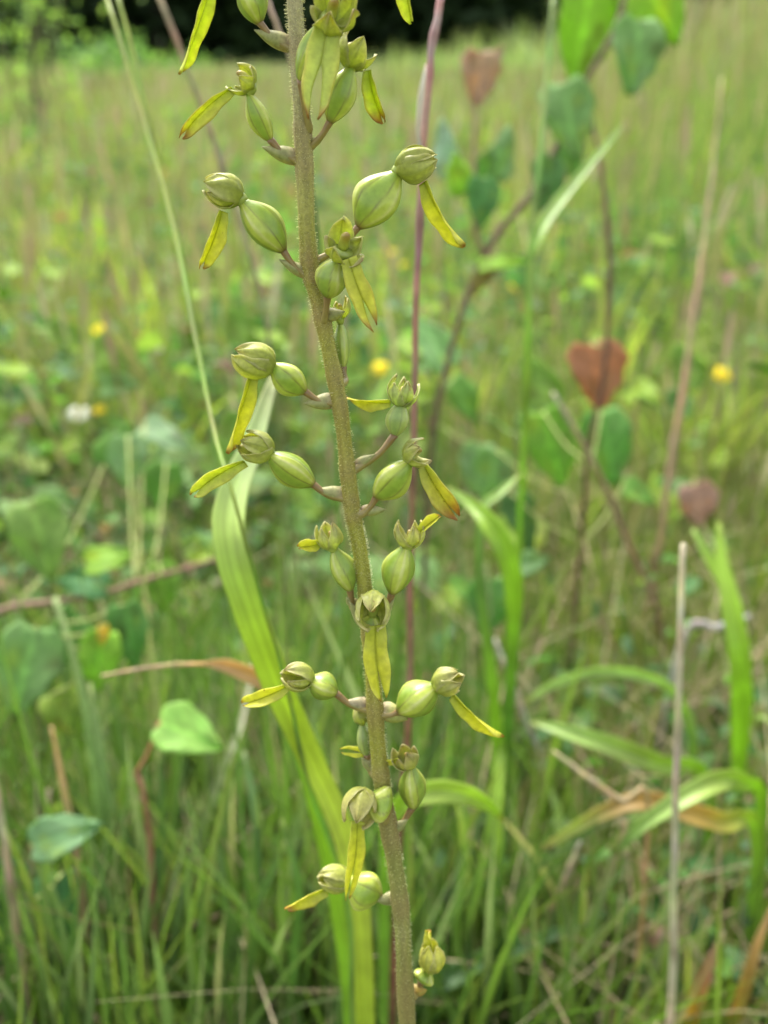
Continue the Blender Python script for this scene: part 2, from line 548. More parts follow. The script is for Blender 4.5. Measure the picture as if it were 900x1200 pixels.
# meadow grass, mid and far
n = 52000
x, y, r = scatter(n, 1.0, 30, -1.25, 36)
L = rng.uniform(.06, .24, n) * np.clip(.55 + .12 * r, .6, 1.2)
tallr = np.clip((x / y - .13) / .08, 0, 1) * np.clip((r - 1.6) / 1.5, 0, 1)
L *= 1 + 1.2 * tallr
base = np.stack([x, y, gz_np(x, y) - .004], -1)
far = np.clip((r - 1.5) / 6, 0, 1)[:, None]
c0 = pal(n, GREENS, [3, 3, 2, 2, 2]); c1 = pal(n, GREENS, [3, 4, 1, 4, 1]) * 1.1
ol = np.array([0.235, 0.265, 0.12])
pt = patchy(x * 1.6, y * 1.1)[:, None] + rng.uniform(-.2, .2, (n, 1))
warm = np.array([1.28, 1.10, 1.0]); cool = np.array([.82, .95, 1.05])
hue = cool + (warm - cool) * np.clip(pt * 1.3 - .15, 0, 1)
c0 = c0 * hue; c1 = c1 * hue
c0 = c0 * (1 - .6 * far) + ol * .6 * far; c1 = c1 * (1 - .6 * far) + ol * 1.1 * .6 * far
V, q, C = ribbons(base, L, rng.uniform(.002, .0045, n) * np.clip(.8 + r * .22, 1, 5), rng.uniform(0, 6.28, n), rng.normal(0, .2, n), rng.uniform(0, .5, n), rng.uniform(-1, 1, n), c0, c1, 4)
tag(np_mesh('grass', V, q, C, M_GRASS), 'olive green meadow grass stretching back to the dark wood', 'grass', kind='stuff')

# bright tufts of broader blades standing in the meadow
nb = 110
bx, by, br = scatter(nb, 1.1, 9, -1.2, 34)
per = 14
x = np.repeat(bx, per) + rng.normal(0, .025, nb * per); y = np.repeat(by, per) + rng.normal(0, .025, nb * per); r = np.repeat(br, per); n = nb * per
base = np.stack([x, y, gz_np(x, y) - .004], -1)
V, q, C = ribbons(base, rng.uniform(.12, .30, n) * np.clip(.6 + .15 * r, .7, 1.2), rng.uniform(.003, .007, n) * np.clip(.8 + .12 * r, 1, 2), rng.uniform(0, 6.28, n), rng.normal(0, .25, n), rng.uniform(.1, .7, n), rng.uniform(-1, 1, n),
                  pal(n, [(0.20, .30, .045), (0.26, .34, .05), (.15, .26, .05)], [2, 2, 1]), pal(n, [(0.30, .40, .06), (0.38, .42, .09)], [2, 1]), 6)
tag(np_mesh('grass', V, q, C, M_GRASS), 'bright yellow-green tufts of broader grass scattered through the meadow', 'grass', kind='stuff')

# tall pale weeds along the foot of the wood, thicker towards the right
n = 9000
x, y, r = scatter(n, 9.5, 23, -.3, 36)
base = np.stack([x, y, gz_np(x, y) - .01], -1)
L = rng.uniform(.25, .62, n) * (1 + .55 * np.clip(x / y / .16, -.4, 1.2))
V, q, C = ribbons(base, L, rng.uniform(.012, .03, n), rng.uniform(0, 6.28, n), rng.normal(0, .22, n), rng.uniform(0, .5, n), rng.uniform(-1, 1, n),
                  pal(n, [(0.18, .27, .08), (0.22, .30, .10), (.15, .24, .08)], [2, 2, 1]), pal(n, [(0.26, .34, .12), (0.32, .34, .16), (.20, .31, .09)], [2, 1, 1]), 5)
tag(np_mesh('tall_weeds', V, q, C, M_GRASS), 'tall pale green weeds along the foot of the dark wood', 'weeds', kind='stuff')

# thin flowering stalks with tan seed heads
n = 9000
x, y, r = scatter(n, .9, 26, -1.1, 36)
L = rng.uniform(.14, .40, n) * np.clip(.5 + .2 * r, .6, 1)
tallr = np.clip((x / y - .13) / .08, 0, 1) * np.clip((r - 1.6) / 1.5, 0, 1)
L *= 1 + .8 * tallr
base = np.stack([x, y, gz_np(x, y) - .004], -1)
V, q, C = ribbons(base, L, rng.uniform(.0009, .0018, n) * np.clip(.8 + r * .2, 1, 4), rng.uniform(0, 6.28, n), rng.normal(0, .12, n), rng.uniform(0, .2, n), rng.uniform(-.7, .7, n),
                  pal(n, GREENS + TAN + [(.13, .085, .05)], [2, 2, 1, 2, 1, 2, 2, 1, 1, 1.6]), pal(n, [(0.36, .31, .17), (0.30, .29, .12), (0.40, .36, .22), (0.26, .28, .09), (0.34, .24, .17)], [3, 3, 2, 3, 1.2]), 7, 'seed')
tag(np_mesh('seeding_grass', V, q, C, M_DRY), 'thin grass stalks with tan seed heads standing over the meadow', 'grass', kind='stuff')

# dead straw lying and leaning in the turf
n = 20000
x, y, r = scatter(n, .32, 6, -1.2, 42)
base = np.stack([x, y, gz_np(x, y) + rng.uniform(.002, .05, n)], -1)
V, q, C = ribbons(base, rng.uniform(.03, .10, n), rng.uniform(.0007, .0022, n) * np.clip(.8 + .2 * r, 1, 3), rng.uniform(0, 6.28, n), rng.normal(0, .9, n), rng.uniform(-.7, .7, n), rng.uniform(-1.5, 1.5, n),
                  pal(n, TAN, [3, 3, 2, 2]), pal(n, TAN, [3, 2, 3, 2]), 4, 'straw')
tag(np_mesh('dead_grass', V, q, C, M_DRY), 'dead tan straw tangled through the turf', 'straw', kind='stuff')

# small broad leaves of low herbs
def herb_leaves(n, r0, r1, power, s0, s1, zmax):
    x, y, r = scatter(n, r0, r1, power, 40)
    keep = (patchy(x * 2, y * 2) + rng.uniform(-.3, .3, n) > .45) & ((x < .04) | (r > 1.0) | (rng.uniform(0, 1, n) < .6))
    x, y, r = x[keep], y[keep], r[keep]; n = len(x)
    z = gz_np(x, y) + rng.uniform(.01, 1, n) ** 1.3 * zmax
    s = rng.uniform(s0, s1, n) * np.clip(.7 + .3 * r, 1, 3)
    d = rng.uniform(0, 6.28, n)
    el = rng.normal(0, .45, n)
    a = np.stack([np.cos(d) * np.cos(el), np.sin(d) * np.cos(el), np.sin(el)], -1)
    u = np.array([0, 0, 1.0]) + rng.normal(0, .45, (n, 3))
    b = np.cross(a, u); b /= np.linalg.norm(b, axis=1, keepdims=True)
    nn = np.cross(b, a)
    c = np.stack([x, y, z], -1)
    asp = rng.uniform(.35, 1.05, n)
    prof = [(-.5, .0), (-.42, .26), (-.18, .40), (.12, .36), (.36, .20), (.5, .0)]
    rows = []
    for (l, w) in prof:
        for sgn in (-1, 0, 1):
            rows.append(c + a * (l * s)[:, None] + b * (sgn * w * s * asp)[:, None] + nn * ((abs(sgn) * w * .35 - l * l * .5) * s)[:, None])
    V = np.stack(rows, 1).reshape(-1, 3)
    k = len(prof) * 3
    qs = []
    for i in range(len(prof) - 1):
        for j in range(2):
            qs.append([i * 3 + j, i * 3 + j + 1, (i + 1) * 3 + j + 1, (i + 1) * 3 + j])
    q = ((np.arange(n) * k)[:, None, None] + np.array(qs)[None]).reshape(-1, 4)
    col = pal(n, [(0.07, 0.17, 0.05), (0.10, 0.22, 0.05), (0.08, 0.16, 0.06), (0.18, 0.28, 0.05), (0.20, 0.12, 0.07)], [4, 4, 3, 2, .6])
    return V, q, np.repeat(col, k, axis=0)
V, q, C = herb_leaves(13000, .36, 1.1, -1.2, .006, .021, .085)
tag(np_mesh('ground_cover', V, q, C, M_LEAF), 'low leafy herbs growing between the near grass', 'herbs', kind='stuff')
V, q, C = herb_leaves(24000, 1.0, 9, -1.3, .014, .034, .16)
tag(np_mesh('ground_cover', V, q, C, M_LEAF), 'low leafy herbs scattered through the meadow behind', 'herbs', kind='stuff')

# ------------------------------------------------------------------ single blades, stalks, saplings behind the orchid
def pts3(spec, n, root=True):
    """spec: (px, py, D); with root the last point is carried down to the ground."""
    p = [P(*s) for s in spec]
    if root:
        l = p[-1]
        g0 = gz(l.x, l.y)
        if l.z > g0 + .004:
            d = (l - p[-2])
            k = min(1.0, (l.z - g0) / max(1e-4, -d.z)) if d.z < -1e-4 else 0
            p.append(Vector((l.x + d.x * k * .4, l.y + d.y * k * .4, 0)))
            p[-1].z = gz(p[-1].x, p[-1].y) - .004
    return spline(p, n), p

def blade(name, label, spec, widths, cols, cat='grass blade', fold=.25, root=True, n=26, th=.0004, roll=0.0, group=None, mat=None):
    pts, raw = pts3(spec, n, root)
    Dm = [s[2] for s in spec]
    Dm = Dm + [Dm[-1]] * (len(raw) - len(Dm))
    Di = interp(Dm, n)
    wi = interp([float(w) for w in widths], n)
    ci = interp(list(cols), n)
    T = tangents(pts)
    G, CC = [], []
    ph = rnd.uniform(0, 6)
    dry = rnd.uniform(.2, .9)
    for i in range(n):
        v = (C0 - pts[i]).normalized()
        s = T[i].cross(v)
        if s.length < 1e-4: s = RT.copy()
        s.normalize()
        nn = s.cross(T[i]).normalized()
        a = roll + .25 * math.sin(ph + i * .22)
        s2 = s * math.cos(a) + nn * math.sin(a)
        n2 = nn * math.cos(a) - s * math.sin(a)
        hw = wi[i] * Di[i] / F / 2
        row, cr = [], []
        for ju in range(-6, 7):
            u = ju / 6
            row.append(pts[i] + s2 * (u * hw * (1 + .025 * math.sin(i * 1.7 + ph + 2 * u))) - n2 * ((1 - abs(u)) * hw * fold * 2 + (.03 * hw if ju % 2 else 0)))
            k = (1.16 if ju == 0 else 1.0) * (1.09 if ju % 2 else .90) * (1 + .05 * math.sin(9 * u + ph) + .05 * math.sin(i * .9 + 3 * u + ph))
            tipd = max(0, 1 - i / (n * .07)) * dry
            cr.append(lerp(tuple(c * k for c in ci[i]), (.30, .19, .08), tipd))
        G.append(row); CC.append(cr)
    mb = MB()
    patch(mb, G, CC, th)
    ob = mb.solo(name, mat or M_BLADE, pts[-1])
    return tag(ob, label, cat, group)

def stalk(name, label, spec, widths, cols, cat='stalk', root=True, n=24, mat=None, ns=8, lump=0.03, group=None):
    pts, raw = pts3(spec, n, root)
    Dm = [s[2] for s in spec]
    Dm = Dm + [Dm[-1]] * (len(raw) - len(Dm))
    Di = interp(Dm, n)
    wi = interp([float(w) for w in widths], n)
    off = rnd.randrange(7)
    rad = [w * d / F / 2 for w, d in zip(wi, Di)]
    cc = interp(list(cols), n)
    for i in range(1, n - 1):
        pts[i] = pts[i] + Vector((rnd.uniform(-1, 1), rnd.uniform(-1, 1), 0)) * rad[i] * .22
        if (i + off) % 8 == 0:
            rad[i] *= 1.3
            cc[i] = tuple(x * .68 for x in cc[i])
        else:
            cc[i] = tuple(x * rnd.uniform(.85, 1.12) for x in cc[i])
    mb = MB()
    tube(mb, pts, rad, cc, ns, True, lump)
    ob = mb.solo(name, mat or M_DRY, pts[-1])
    return tag(ob, label, cat, group)

YG = (0.30, 0.46, 0.05); LG = (0.36, 0.50, 0.14); PALE = (0.44, 0.52, 0.26); MG = (0.16, 0.29, 0.06); DG = (0.09, 0.19, 0.05)
OR = (0.44, 0.30, 0.10); BR = (0.22, 0.13, 0.07); TN = (0.38, 0.29, 0.17); STRAW = (0.50, 0.44, 0.30); PINK = (0.42, 0.24, 0.22)

blade('grass_blade', 'broad folded yellow-green leaf blade arching directly behind the flower stem', 
      [(322, 440, .285), (296, 520, .272), (270, 590, .262), (272, 650, .258), (297, 730, .262), (330, 815, .275), (372, 905, .29), (402, 975, .30), (420, 1060, .315), (428, 1210, .335)],
      [10, 26, 37, 40, 38, 34, 28, 28, 27, 22, 20], [PALE, (.44, .53, .24), (.42, .53, .15), (.40, .53, .10), (.40, .51, .07), (.41, .50, .07), (.42, .49, .09), (0.42, .48, .10), (0.38, .46, .06), YG], fold=.15, n=44)
blade('grass_blade', 'narrow green blade rising beside the lower half of the broad blade',
      [(330, 815, .30), (350, 880, .31), (372, 960, .32), (395, 1060, .335), (412, 1210, .35)], [5, 13, 17, 17, 14], [MG, YG, YG, MG], n=22)
stalk('tall_grass_stem', 'tall thin pale green grass stem leaning from the top edge, crossing before the broad blade',
      [(122, -12, .36), (165, 130, .34), (205, 270, .315), (245, 480, .275), (270, 570, .25), (303, 690, .25), (335, 800, .27), (362, 920, .29), (408, 1060, .31), (413, 1210, .33)],
      [4.5, 5, 5, 5, 4.5, 4.5, 4.5, 4.5, 5, 5, 5], [(0.30, .36, .06), (0.26, .33, .045), (0.24, .31, .04), (0.24, .37, .08), (0.24, .37, .08), MG], 'grass stem', n=40, mat=M_BLADE)
stalk('tall_grass_stem', 'second tall pale grass stem close right of its twin at the top left',
      [(136, -12, .37), (160, 80, .36), (185, 190, .35), (208, 275, .345), (240, 450, .34), (262, 640, .35), (275, 820, .37)],
      [4, 5, 4.5, 4, 3.5, 3.5, 3.5, 3.5], [(0.30, .36, .06), (0.25, .33, .045), (0.24, .38, .10), MG], 'grass stem', n=30, mat=M_BLADE)
stalk('pink_stalk', 'long smooth pink stalk running down behind the flower stem',
      [(518, -12, .25), (505, 70, .252), (495, 190, .258), (489, 330, .27), (485, 480, .285), (481, 680, .31), (479, 850, .335), (466, 1010, .36), (459, 1200, .40)],
      [9, 9, 9, 8, 8, 8, 8, 8, 8, 8], [(0.46, .29, .28), PINK, (0.38, .22, .19), (0.32, .18, .13), (0.28, .15, .10), (0.24, .08, .07), (0.26, .15, .11)], n=40)
blade('withered_leaf', 'thin whitish withered leaf hanging beside the upper pink stalk', [(500, 75, .262), (494, 110, .258), (491, 150, .256), (494, 185, .256)], [2, 6, 7, 3], [(0.5, .48, .40)] * 2, 'leaf', root=False, n=10)
stalk('dry_stem', 'grey tan dry stem slanting behind the upper left flowers', [(183, -12, .42), (225, 95, .43), (262, 200, .45), (300, 320, .47), (318, 420, .50), (330, 560, .55)], [6, 6, 6, 5, 4, 4, 4], [TN, (0.36, .30, .2), (0.3, .27, .15), MG])
stalk('dry_stem', 'pinkish grey stem passing behind the topmost flower bract', [(310, -12, .25), (326, 35, .255), (345, 85, .26), (362, 190, .275), (385, 420, .31), (400, 700, .36)], [8, 8, 7, 6, 5, 5, 5], [(0.40, .32, .27), (0.36, .3, .2), MG, MG])
stalk('bare_twig', 'bare dark brown twig slanting across the right middle, pale broken tip', [(648, 461, .62), (672, 500, .63), (705, 560, .65), (740, 645, .68), (772, 720, .72)], [5, 6, 6, 6, 6, 6], [STRAW, (0.32, .20, .12), (0.26, .15, .09), BR], 'twig', mat=M_TWIG)
stalk('dry_stem', 'tall tan dry stem leaning on the right side', [(846, 90, .82), (836, 195, .80), (824, 290, .79), (806, 420, .78), (783, 570, .78), (765, 690, .80)], [2, 4, 6.5, 7.5, 7.5, 7, 6], [(0.33, .27, .14), TN, (0.36, .25, .14), (0.33, .21, .12)])
stalk('straw_stem', 'pale upright straw standing in the lower right', [(801, 637, .30), (797, 760, .305), (793, 900, .315), (789, 1050, .335), (786, 1195, .36)], [7, 8, 8, 8, 9, 9], [STRAW, (0.46, .40, .27), STRAW, (0.42, .36, .26)])
stalk('tall_grass_stem', 'tall bright green grass stem rising right of centre to the top edge', [(650, -12, .50), (641, 90, .49), (632, 190, .48), (622, 300, .48), (617, 420, .49), (612, 560, .52), (604, 700, .56)], [5, 6, 6.5, 8, 8, 7, 6, 6], [(.27, .39, .10), (.27, .39, .10), (0.27, .41, .08), YG, MG], 'grass stem', mat=M_BLADE, n=30)
blade('grass_blade', 'pale green blade forking up to the right from the tall bright stem', [(735, 142, .52), (700, 182, .51), (662, 228, .50), (636, 265, .487), (621, 305, .48)], [3, 9, 13, 14, 10], [LG, LG, LG, YG], root=False, n=20)
blade('grass_blade', 'bright arching blade right of the flower stem, tip pointing left', [(524, 572, .44), (548, 588, .43), (572, 612, .42), (594, 650, .42), (603, 700, .43), (600, 770, .45), (592, 900, .50)], [3, 12, 22, 26, 22, 14, 12, 10], [LG, YG, YG, YG, MG, MG], n=28)
blade('grass_blade', 'narrow bright blade standing left of the arching one', [(610, 555, .47), (585, 578, .46), (566, 600, .455), (562, 680, .46), (576, 790, .47), (585, 930, .5)], [3, 10, 9, 8, 14, 16, 12], [LG, LG, MG, YG, MG], n=28)
blade('grass_blade', 'bright wide blade standing upright by the right edge', [(842, 612, .52), (846, 660, .51), (858, 715, .50), (868, 780, .50), (868, 850, .52), (862, 950, .56)], [4, 15, 24, 25, 23, 12, 10], [YG, YG, (0.34, .52, .05), YG, MG], n=26)
blade('grass_blade', 'small side blade bending left at the foot of the wide right-edge blade', [(812, 620, .53), (826, 645, .525), (842, 672, .52), (856, 705, .515)], [4, 11, 13, 10], [LG, YG, YG], root=False, n=14)
blade('grass_blade', 'green arching blade in the lower right, humped at its right end', [(718, 1002, 0.414), (752, 968, 0.405), (795, 938, 0.400), (840, 916, 0.405), (872, 918, 0.414), (893, 960, 0.440)], [5, 15, 23, 25, 20, 14, 12], [MG, LG, (0.32, .42, .08), YG, MG], n=28)
blade('yellowing_blade', 'yellowing blade with an orange stretch, lying across the lower right', [(632, 997, 0.422), (672, 972, 0.418), (712, 950, 0.414), (755, 938, 0.414), (800, 950, 0.418), (845, 964, 0.422), (890, 985, 0.440)], [4, 13, 18, 22, 25, 24, 18, 12], [(0.36, .38, .10), (0.34, .40, .09), OR, OR, (0.46, .33, .07), YG, MG], n=32)
blade('grass_blade', 'light green blade lying from centre right towards the straw', [(622, 846, 0.493), (668, 858, 0.484), (722, 876, 0.484), (775, 897, 0.488), (830, 922, 0.502)], [4, 18, 24, 22, 16, 10], [LG, LG, (0.30, .40, .08), YG, MG], n=24)
blade('grass_blade', 'slender arch of pale green blade above the lower right blades', [(610, 828, 0.528), (648, 803, 0.528), (700, 788, 0.528), (750, 792, 0.532), (790, 812, 0.546), (812, 870, 0.581)], [3, 9, 12, 13, 10, 8, 7], [LG, LG, LG, MG], n=24)
stalk('dry_stem', 'thin tan stem pointing up left from the orange blade', [(648, 880, 0.414), (690, 912, 0.412), (728, 938, 0.412), (760, 955, 0.414)], [4, 6, 7, 6, 5], [(0.45, .34, .2), TN, OR])
stalk('dry_stem', 'grey dry stem slanting right of the lowest right-hand flowers', [(580, 748, .52), (600, 800, .52), (620, 855, .53), (634, 905, .54)], [4, 7, 7, 6, 6], [(0.4, .37, .30), (0.42, .38, .3), TN])
stalk('dry_stem', 'short grey stem leaning right in the lower middle', [(680, 985, .45), (664, 1028, .455), (644, 1082, .465)], [4, 8, 9, 8], [(0.36, .32, .25), TN, (0.3, .25, .18)])
stalk('dry_stem', 'grey stick lying near the upright wide blade', [(878, 722, .60), (842, 735, .60), (800, 750, .61)], [6, 9, 8, 7], [(0.42, .40, .36), (0.38, .35, .3)])
blade('dried_blade', 'dried orange tipped blade at the bottom right, left one of two', [(848, 1092, .40), (832, 1130, .405), (816, 1172, .41), (802, 1220, .43)], [3, 12, 18, 17, 14], [(0.44, .38, .28), (0.40, .20, .10), (0.55, .42, .08), (0.46, .46, .08)], n=18)
blade('dried_blade', 'dried rusty blade in the bottom right corner', [(905, 1062, .42), (888, 1105, .42), (872, 1160, .425), (852, 1225, .44)], [3, 10, 15, 15, 12], [(0.46, .30, .14), OR, (0.50, .36, .08), (0.36, .40, .08)], n=18)
blade('grass_blade', 'bluish green blade slanting across the bottom beside the lowest flower', [(700, 1078, .45), (640, 1098, .44), (585, 1118, .435), (535, 1142, .43), (494, 1172, .43)], [4, 14, 22, 26, 24, 18], [(0.14, .24, .10), (0.15, .28, .10), (0.13, .26, .08), MG], n=24)
blade('grass_blade', 'yellow-green blade arching right from behind the stem at the height of the lowest capsules', [(590, 962, .345), (572, 945, .335), (546, 932, .327), (515, 928, .325), (485, 934, .328), (462, 955, .338), (452, 1010, .36)], [3, 15, 24, 27, 25, 20, 14, 10], [YG, (0.36, .48, .08), (0.36, .48, .08), YG, MG], n=28)
blade('dried_blade', 'orange dried blade tip pointing left of the broad blade', [(320, 806, .34), (290, 790, .338), (262, 780, .338), (240, 778, .34)], [18, 19, 15, 4], [OR, (0.52, .34, .14), (0.50, .33, .15)], root=False, n=14)
stalk('dry_stem', 'thin brown stem running level to the orange dried blade', [(120, 792, .37), (165, 784, .355), (205, 779, .345), (250, 778, .34)], [4, 4, 5, 4], [TN, (0.36, .26, .15), OR], root=False)
for (spec, w, c, lab) in [
    ([(105, 800, .47), (118, 880, .46), (126, 960, .455), (132, 1040, .46), (140, 1210, .48)], [4, 11, 15, 15, 13, 11], [(0.2, .3, .09), MG, (0.19, .31, .09)], 'upright pale green blade right of the bluish left leaf'),
    ([(300, 760, .55), (282, 850, .50), (262, 900, .48), (230, 1010, .47), (215, 1210, .48)], [3, 7, 10, 10, 10, 9], [(0.34, .32, .2), (0.24, .30, .12), MG], 'slanting grey-green blade left of the broad blade'),
    ([(335, 985, .42), (305, 1050, .42), (270, 1105, .43), (228, 1160, .44), (205, 1215, .46)], [3, 11, 14, 14, 12, 10], [MG, (0.19, .33, .08), MG], 'green blade slanting down left beneath the lowest left lip'),
    ([(285, 880, .45), (300, 960, .44), (298, 1060, .44), (290, 1210, .45)], [4, 10, 14, 14, 12], [(0.15, .27, .09), MG], 'upright green blade in the bottom grass left of centre'),
    ([(255, 960, .42), (262, 1040, .42), (275, 1120, .43), (290, 1215, .44)], [3, 10, 12, 12, 10], [(0.2, .3, .1), MG], 'short green blade left of the bottom broad blade'),
    ([(185, 880, .44), (190, 960, .44), (180, 1060, .44), (176, 1210, .46)], [3, 9, 11, 12, 10], [MG, DG, MG], 'dark green blade below the round pale leaf'),
    ([(590, 840, .5), (585, 900, .48), (580, 980, .47), (592, 1100, .47), (600, 1210, .48)], [4, 14, 17, 15, 13, 12], [YG, YG, MG], 'bright upright blade right of the lower flower stem'),
    ([(735, 960, .44), (715, 1020, .44), (690, 1100, .44), (660, 1215, .45)], [3, 8, 12, 13, 11], [TN, MG, (0.17, .30, .08)], 'blade with a tan tip leaning left of the pale straw'),
    ([(540, 980, .47), (535, 1050, .46), (528, 1120, .46), (520, 1215, .47)], [3, 12, 15, 14, 12], [MG, (0.16, .30, .07), MG], 'green blade behind the lowest yellow flower'),
    ([(640, 915, .52), (655, 960, .51), (650, 1040, .5), (642, 1120, .5)], [3, 9, 12, 12, 10], [LG, MG, MG], 'thin green blade in the lower middle right of centre'),
    ([(330, 960, .40), (350, 1040, .40), (345, 1120, .41), (340, 1215, .42)], [3, 9, 12, 12, 10], [MG, (0.18, .33, .07), MG], 'green blade hugging the left of the broad blade at the bottom'),
    ([(60, 850, .43), (78, 940, .42), (95, 1040, .42), (110, 1215, .44)], [3, 8, 9, 10, 9], [OR, TN, MG], 'thin blade with a rusty tip left of the pale upright blade'),
]:
    blade('grass_blade', lab, spec, w, c, n=22)
stalk('dry_stem', 'tan stem standing at the lower left edge', [(-8, 900, .40), (8, 1000, .40), (22, 1110, .41), (36, 1210, .42)], [6, 9, 10, 9, 9], [(0.42, .34, .2), TN, (0.4, .3, .17)])
stalk('dry_stem', 'thin reddish grey stem behind the bluish left leaf', [(57, 925, .47), (57, 1000, .465), (60, 1080, .465), (72, 1190, .48)], [5, 6, 6, 6, 6], [(0.36, .28, .22), (0.32, .22, .15)])

# ---- heart-shaped leaves
def heart(mb, c, dirv, nrm, L, Wd, col, fold=.12, curl=.18, back=None):
    """Heart-shaped leaf blade; its petiole joins at the returned base point."""
    d = dirv.normalized()
    nn = (nrm - d * nrm.dot(d)).normalized()
    s = d.cross(nn)
    G, CC = [], []
    nt_, nu = 17, 13
    wa, wb_, p1, p2 = rnd.uniform(.88, 1.1), rnd.uniform(.88, 1.1), rnd.uniform(0, 6), rnd.uniform(0, 6)
    blot = [(rnd.uniform(.1, .9), rnd.uniform(-.8, .8), rnd.uniform(.06, .16), rnd.choice([(.8, .9, .8), (1.25, 1.05, .6), (.7, .6, .5)])) for _ in range(5)]
    for i in range(nt_):
        t = i / (nt_ - 1)
        hw = Wd / 2 * (math.sin(math.pi * min(1, t * .93 + .045) ** .62) ** .82 if t < 1 else 0.02)
        row, cr = [], []
        for j in range(nu):
            u = -1 + 2 * j / (nu - 1)
            y = (t - .5) * L - .045 * L * abs(u) ** 1.6 * (1 - t) ** 2 + .012 * L * math.sin(17 * t + 3 * u)
            y += .018 * L * math.sin(23 * t + p1) * abs(u) ** 3
            z = fold * abs(u) * hw - curl * L * (t - .4) ** 2 + .035 * L * math.sin(9 * t + p2) * u + .03 * L * math.sin(5 * u + p1) * t
            row.append(c + d * y + s * (u * hw * (wa if u > 0 else wb_) * (1 + .05 * math.sin(19 * t + p1 * u))) + nn * z)
            vein = 1.0 + (.35 if j == nu // 2 else 0) + (.14 if (i + abs(j - nu // 2)) % 4 == 0 else 0)
            cc = tuple(x * vein for x in col)
            for bt, bu, bs, bc in blot:
                k = math.exp(-(((t - bt) ** 2 + ((u - bu) * .5) ** 2) / bs ** 2))
                cc = tuple(x * (1 + (m - 1) * k) for x, m in zip(cc, bc))
            cr.append(cc)
        G.append(row); CC.append(cr)
    patch(mb, G, CC, .00045)
    return c - d * (L * .5)

def leaf_part(root, px, py, D, L, Wd, ang, col, tilt=(0.2, 0.3), label=None, fold=.12, join=None, pet=None, depth_dir=0.0):
    """A leaf of a sapling, part of root; join = point where its petiole meets the stem."""
    c = P(px, py, D)
    a = R(ang)
    d = RT * math.cos(a) + UP * math.sin(a) - FW * depth_dir
    nrm = -FW + RT * tilt[0] + UP * (tilt[1] + .25)
    mb = MB()
    b = heart(mb, c, d, nrm, L * D / F, Wd * D / F, col, fold)
    ob = mb.build('leaf', M_LEAF, root)
    if label: ob['label'] = label
    if join is not None:
        m2 = MB()
        mid = b.lerp(join, .5) - UP * (.08 * (b - join).length)
        tube(m2, spline([join, mid, b], 8), [.0007] * 8, [pet or (0.25, .28, .09)] * 8, 6)
        m2.build('petiole', M_TWIG, root, ob)
    return ob

def sapling(name, label, stem_spec, widths, cols, leaves, cat='sapling', branches=()):
    pts, raw = pts3(stem_spec, 30)
    base = pts[-1]
    root = empty(name, base, label, cat)
    Dm = [s[2] for s in stem_spec]; Dm += [Dm[-1]] * (len(raw) - len(Dm))
    mb = MB()
    tube(mb, pts, [w * d / F / 2 for w, d in zip(interp([float(w) for w in widths], 30), interp(Dm, 30))], interp(list(cols), 30), 8, True, .06)
    mb.build('stem', M_TWIG, root)
    allp = list(pts)
    for bspec, bw, bc in branches:
        bp = spline([P(*s) for s in bspec], 12)
        m = MB()
        tube(m, bp, [bw * bspec[0][2] / F / 2 * (1 - .5 * i / 11) for i in range(12)], [bc] * 12, 7, True, .05)
        m.build('branch', M_TWIG, root)
        allp += bp
    for lf in leaves:
        c = P(lf['px'], lf['py'], lf['D'])
        a = R(lf['ang'])
        b = c - (RT * math.cos(a) + UP * math.sin(a)) * (lf['L'] * lf['D'] / F / 2)
        j = min(allp, key=lambda q: (q - b).length)
        leaf_part(root, join=j, **lf)
    return root

def lf(px, py, D, L, Wd, ang, col, **k): return dict(px=px, py=py, D=D, L=L, Wd=Wd, ang=ang, col=col, **k)
BL = (0.21, 0.35, 0.12); BL2 = (0.25, .38, .17); BRG = (0.27, 0.46, 0.04); GRN = (0.16, .32, .06); RED = (0.40, .17, .08); RED2 = (0.42, .28, .18); PLB = (0.30, .42, .30)

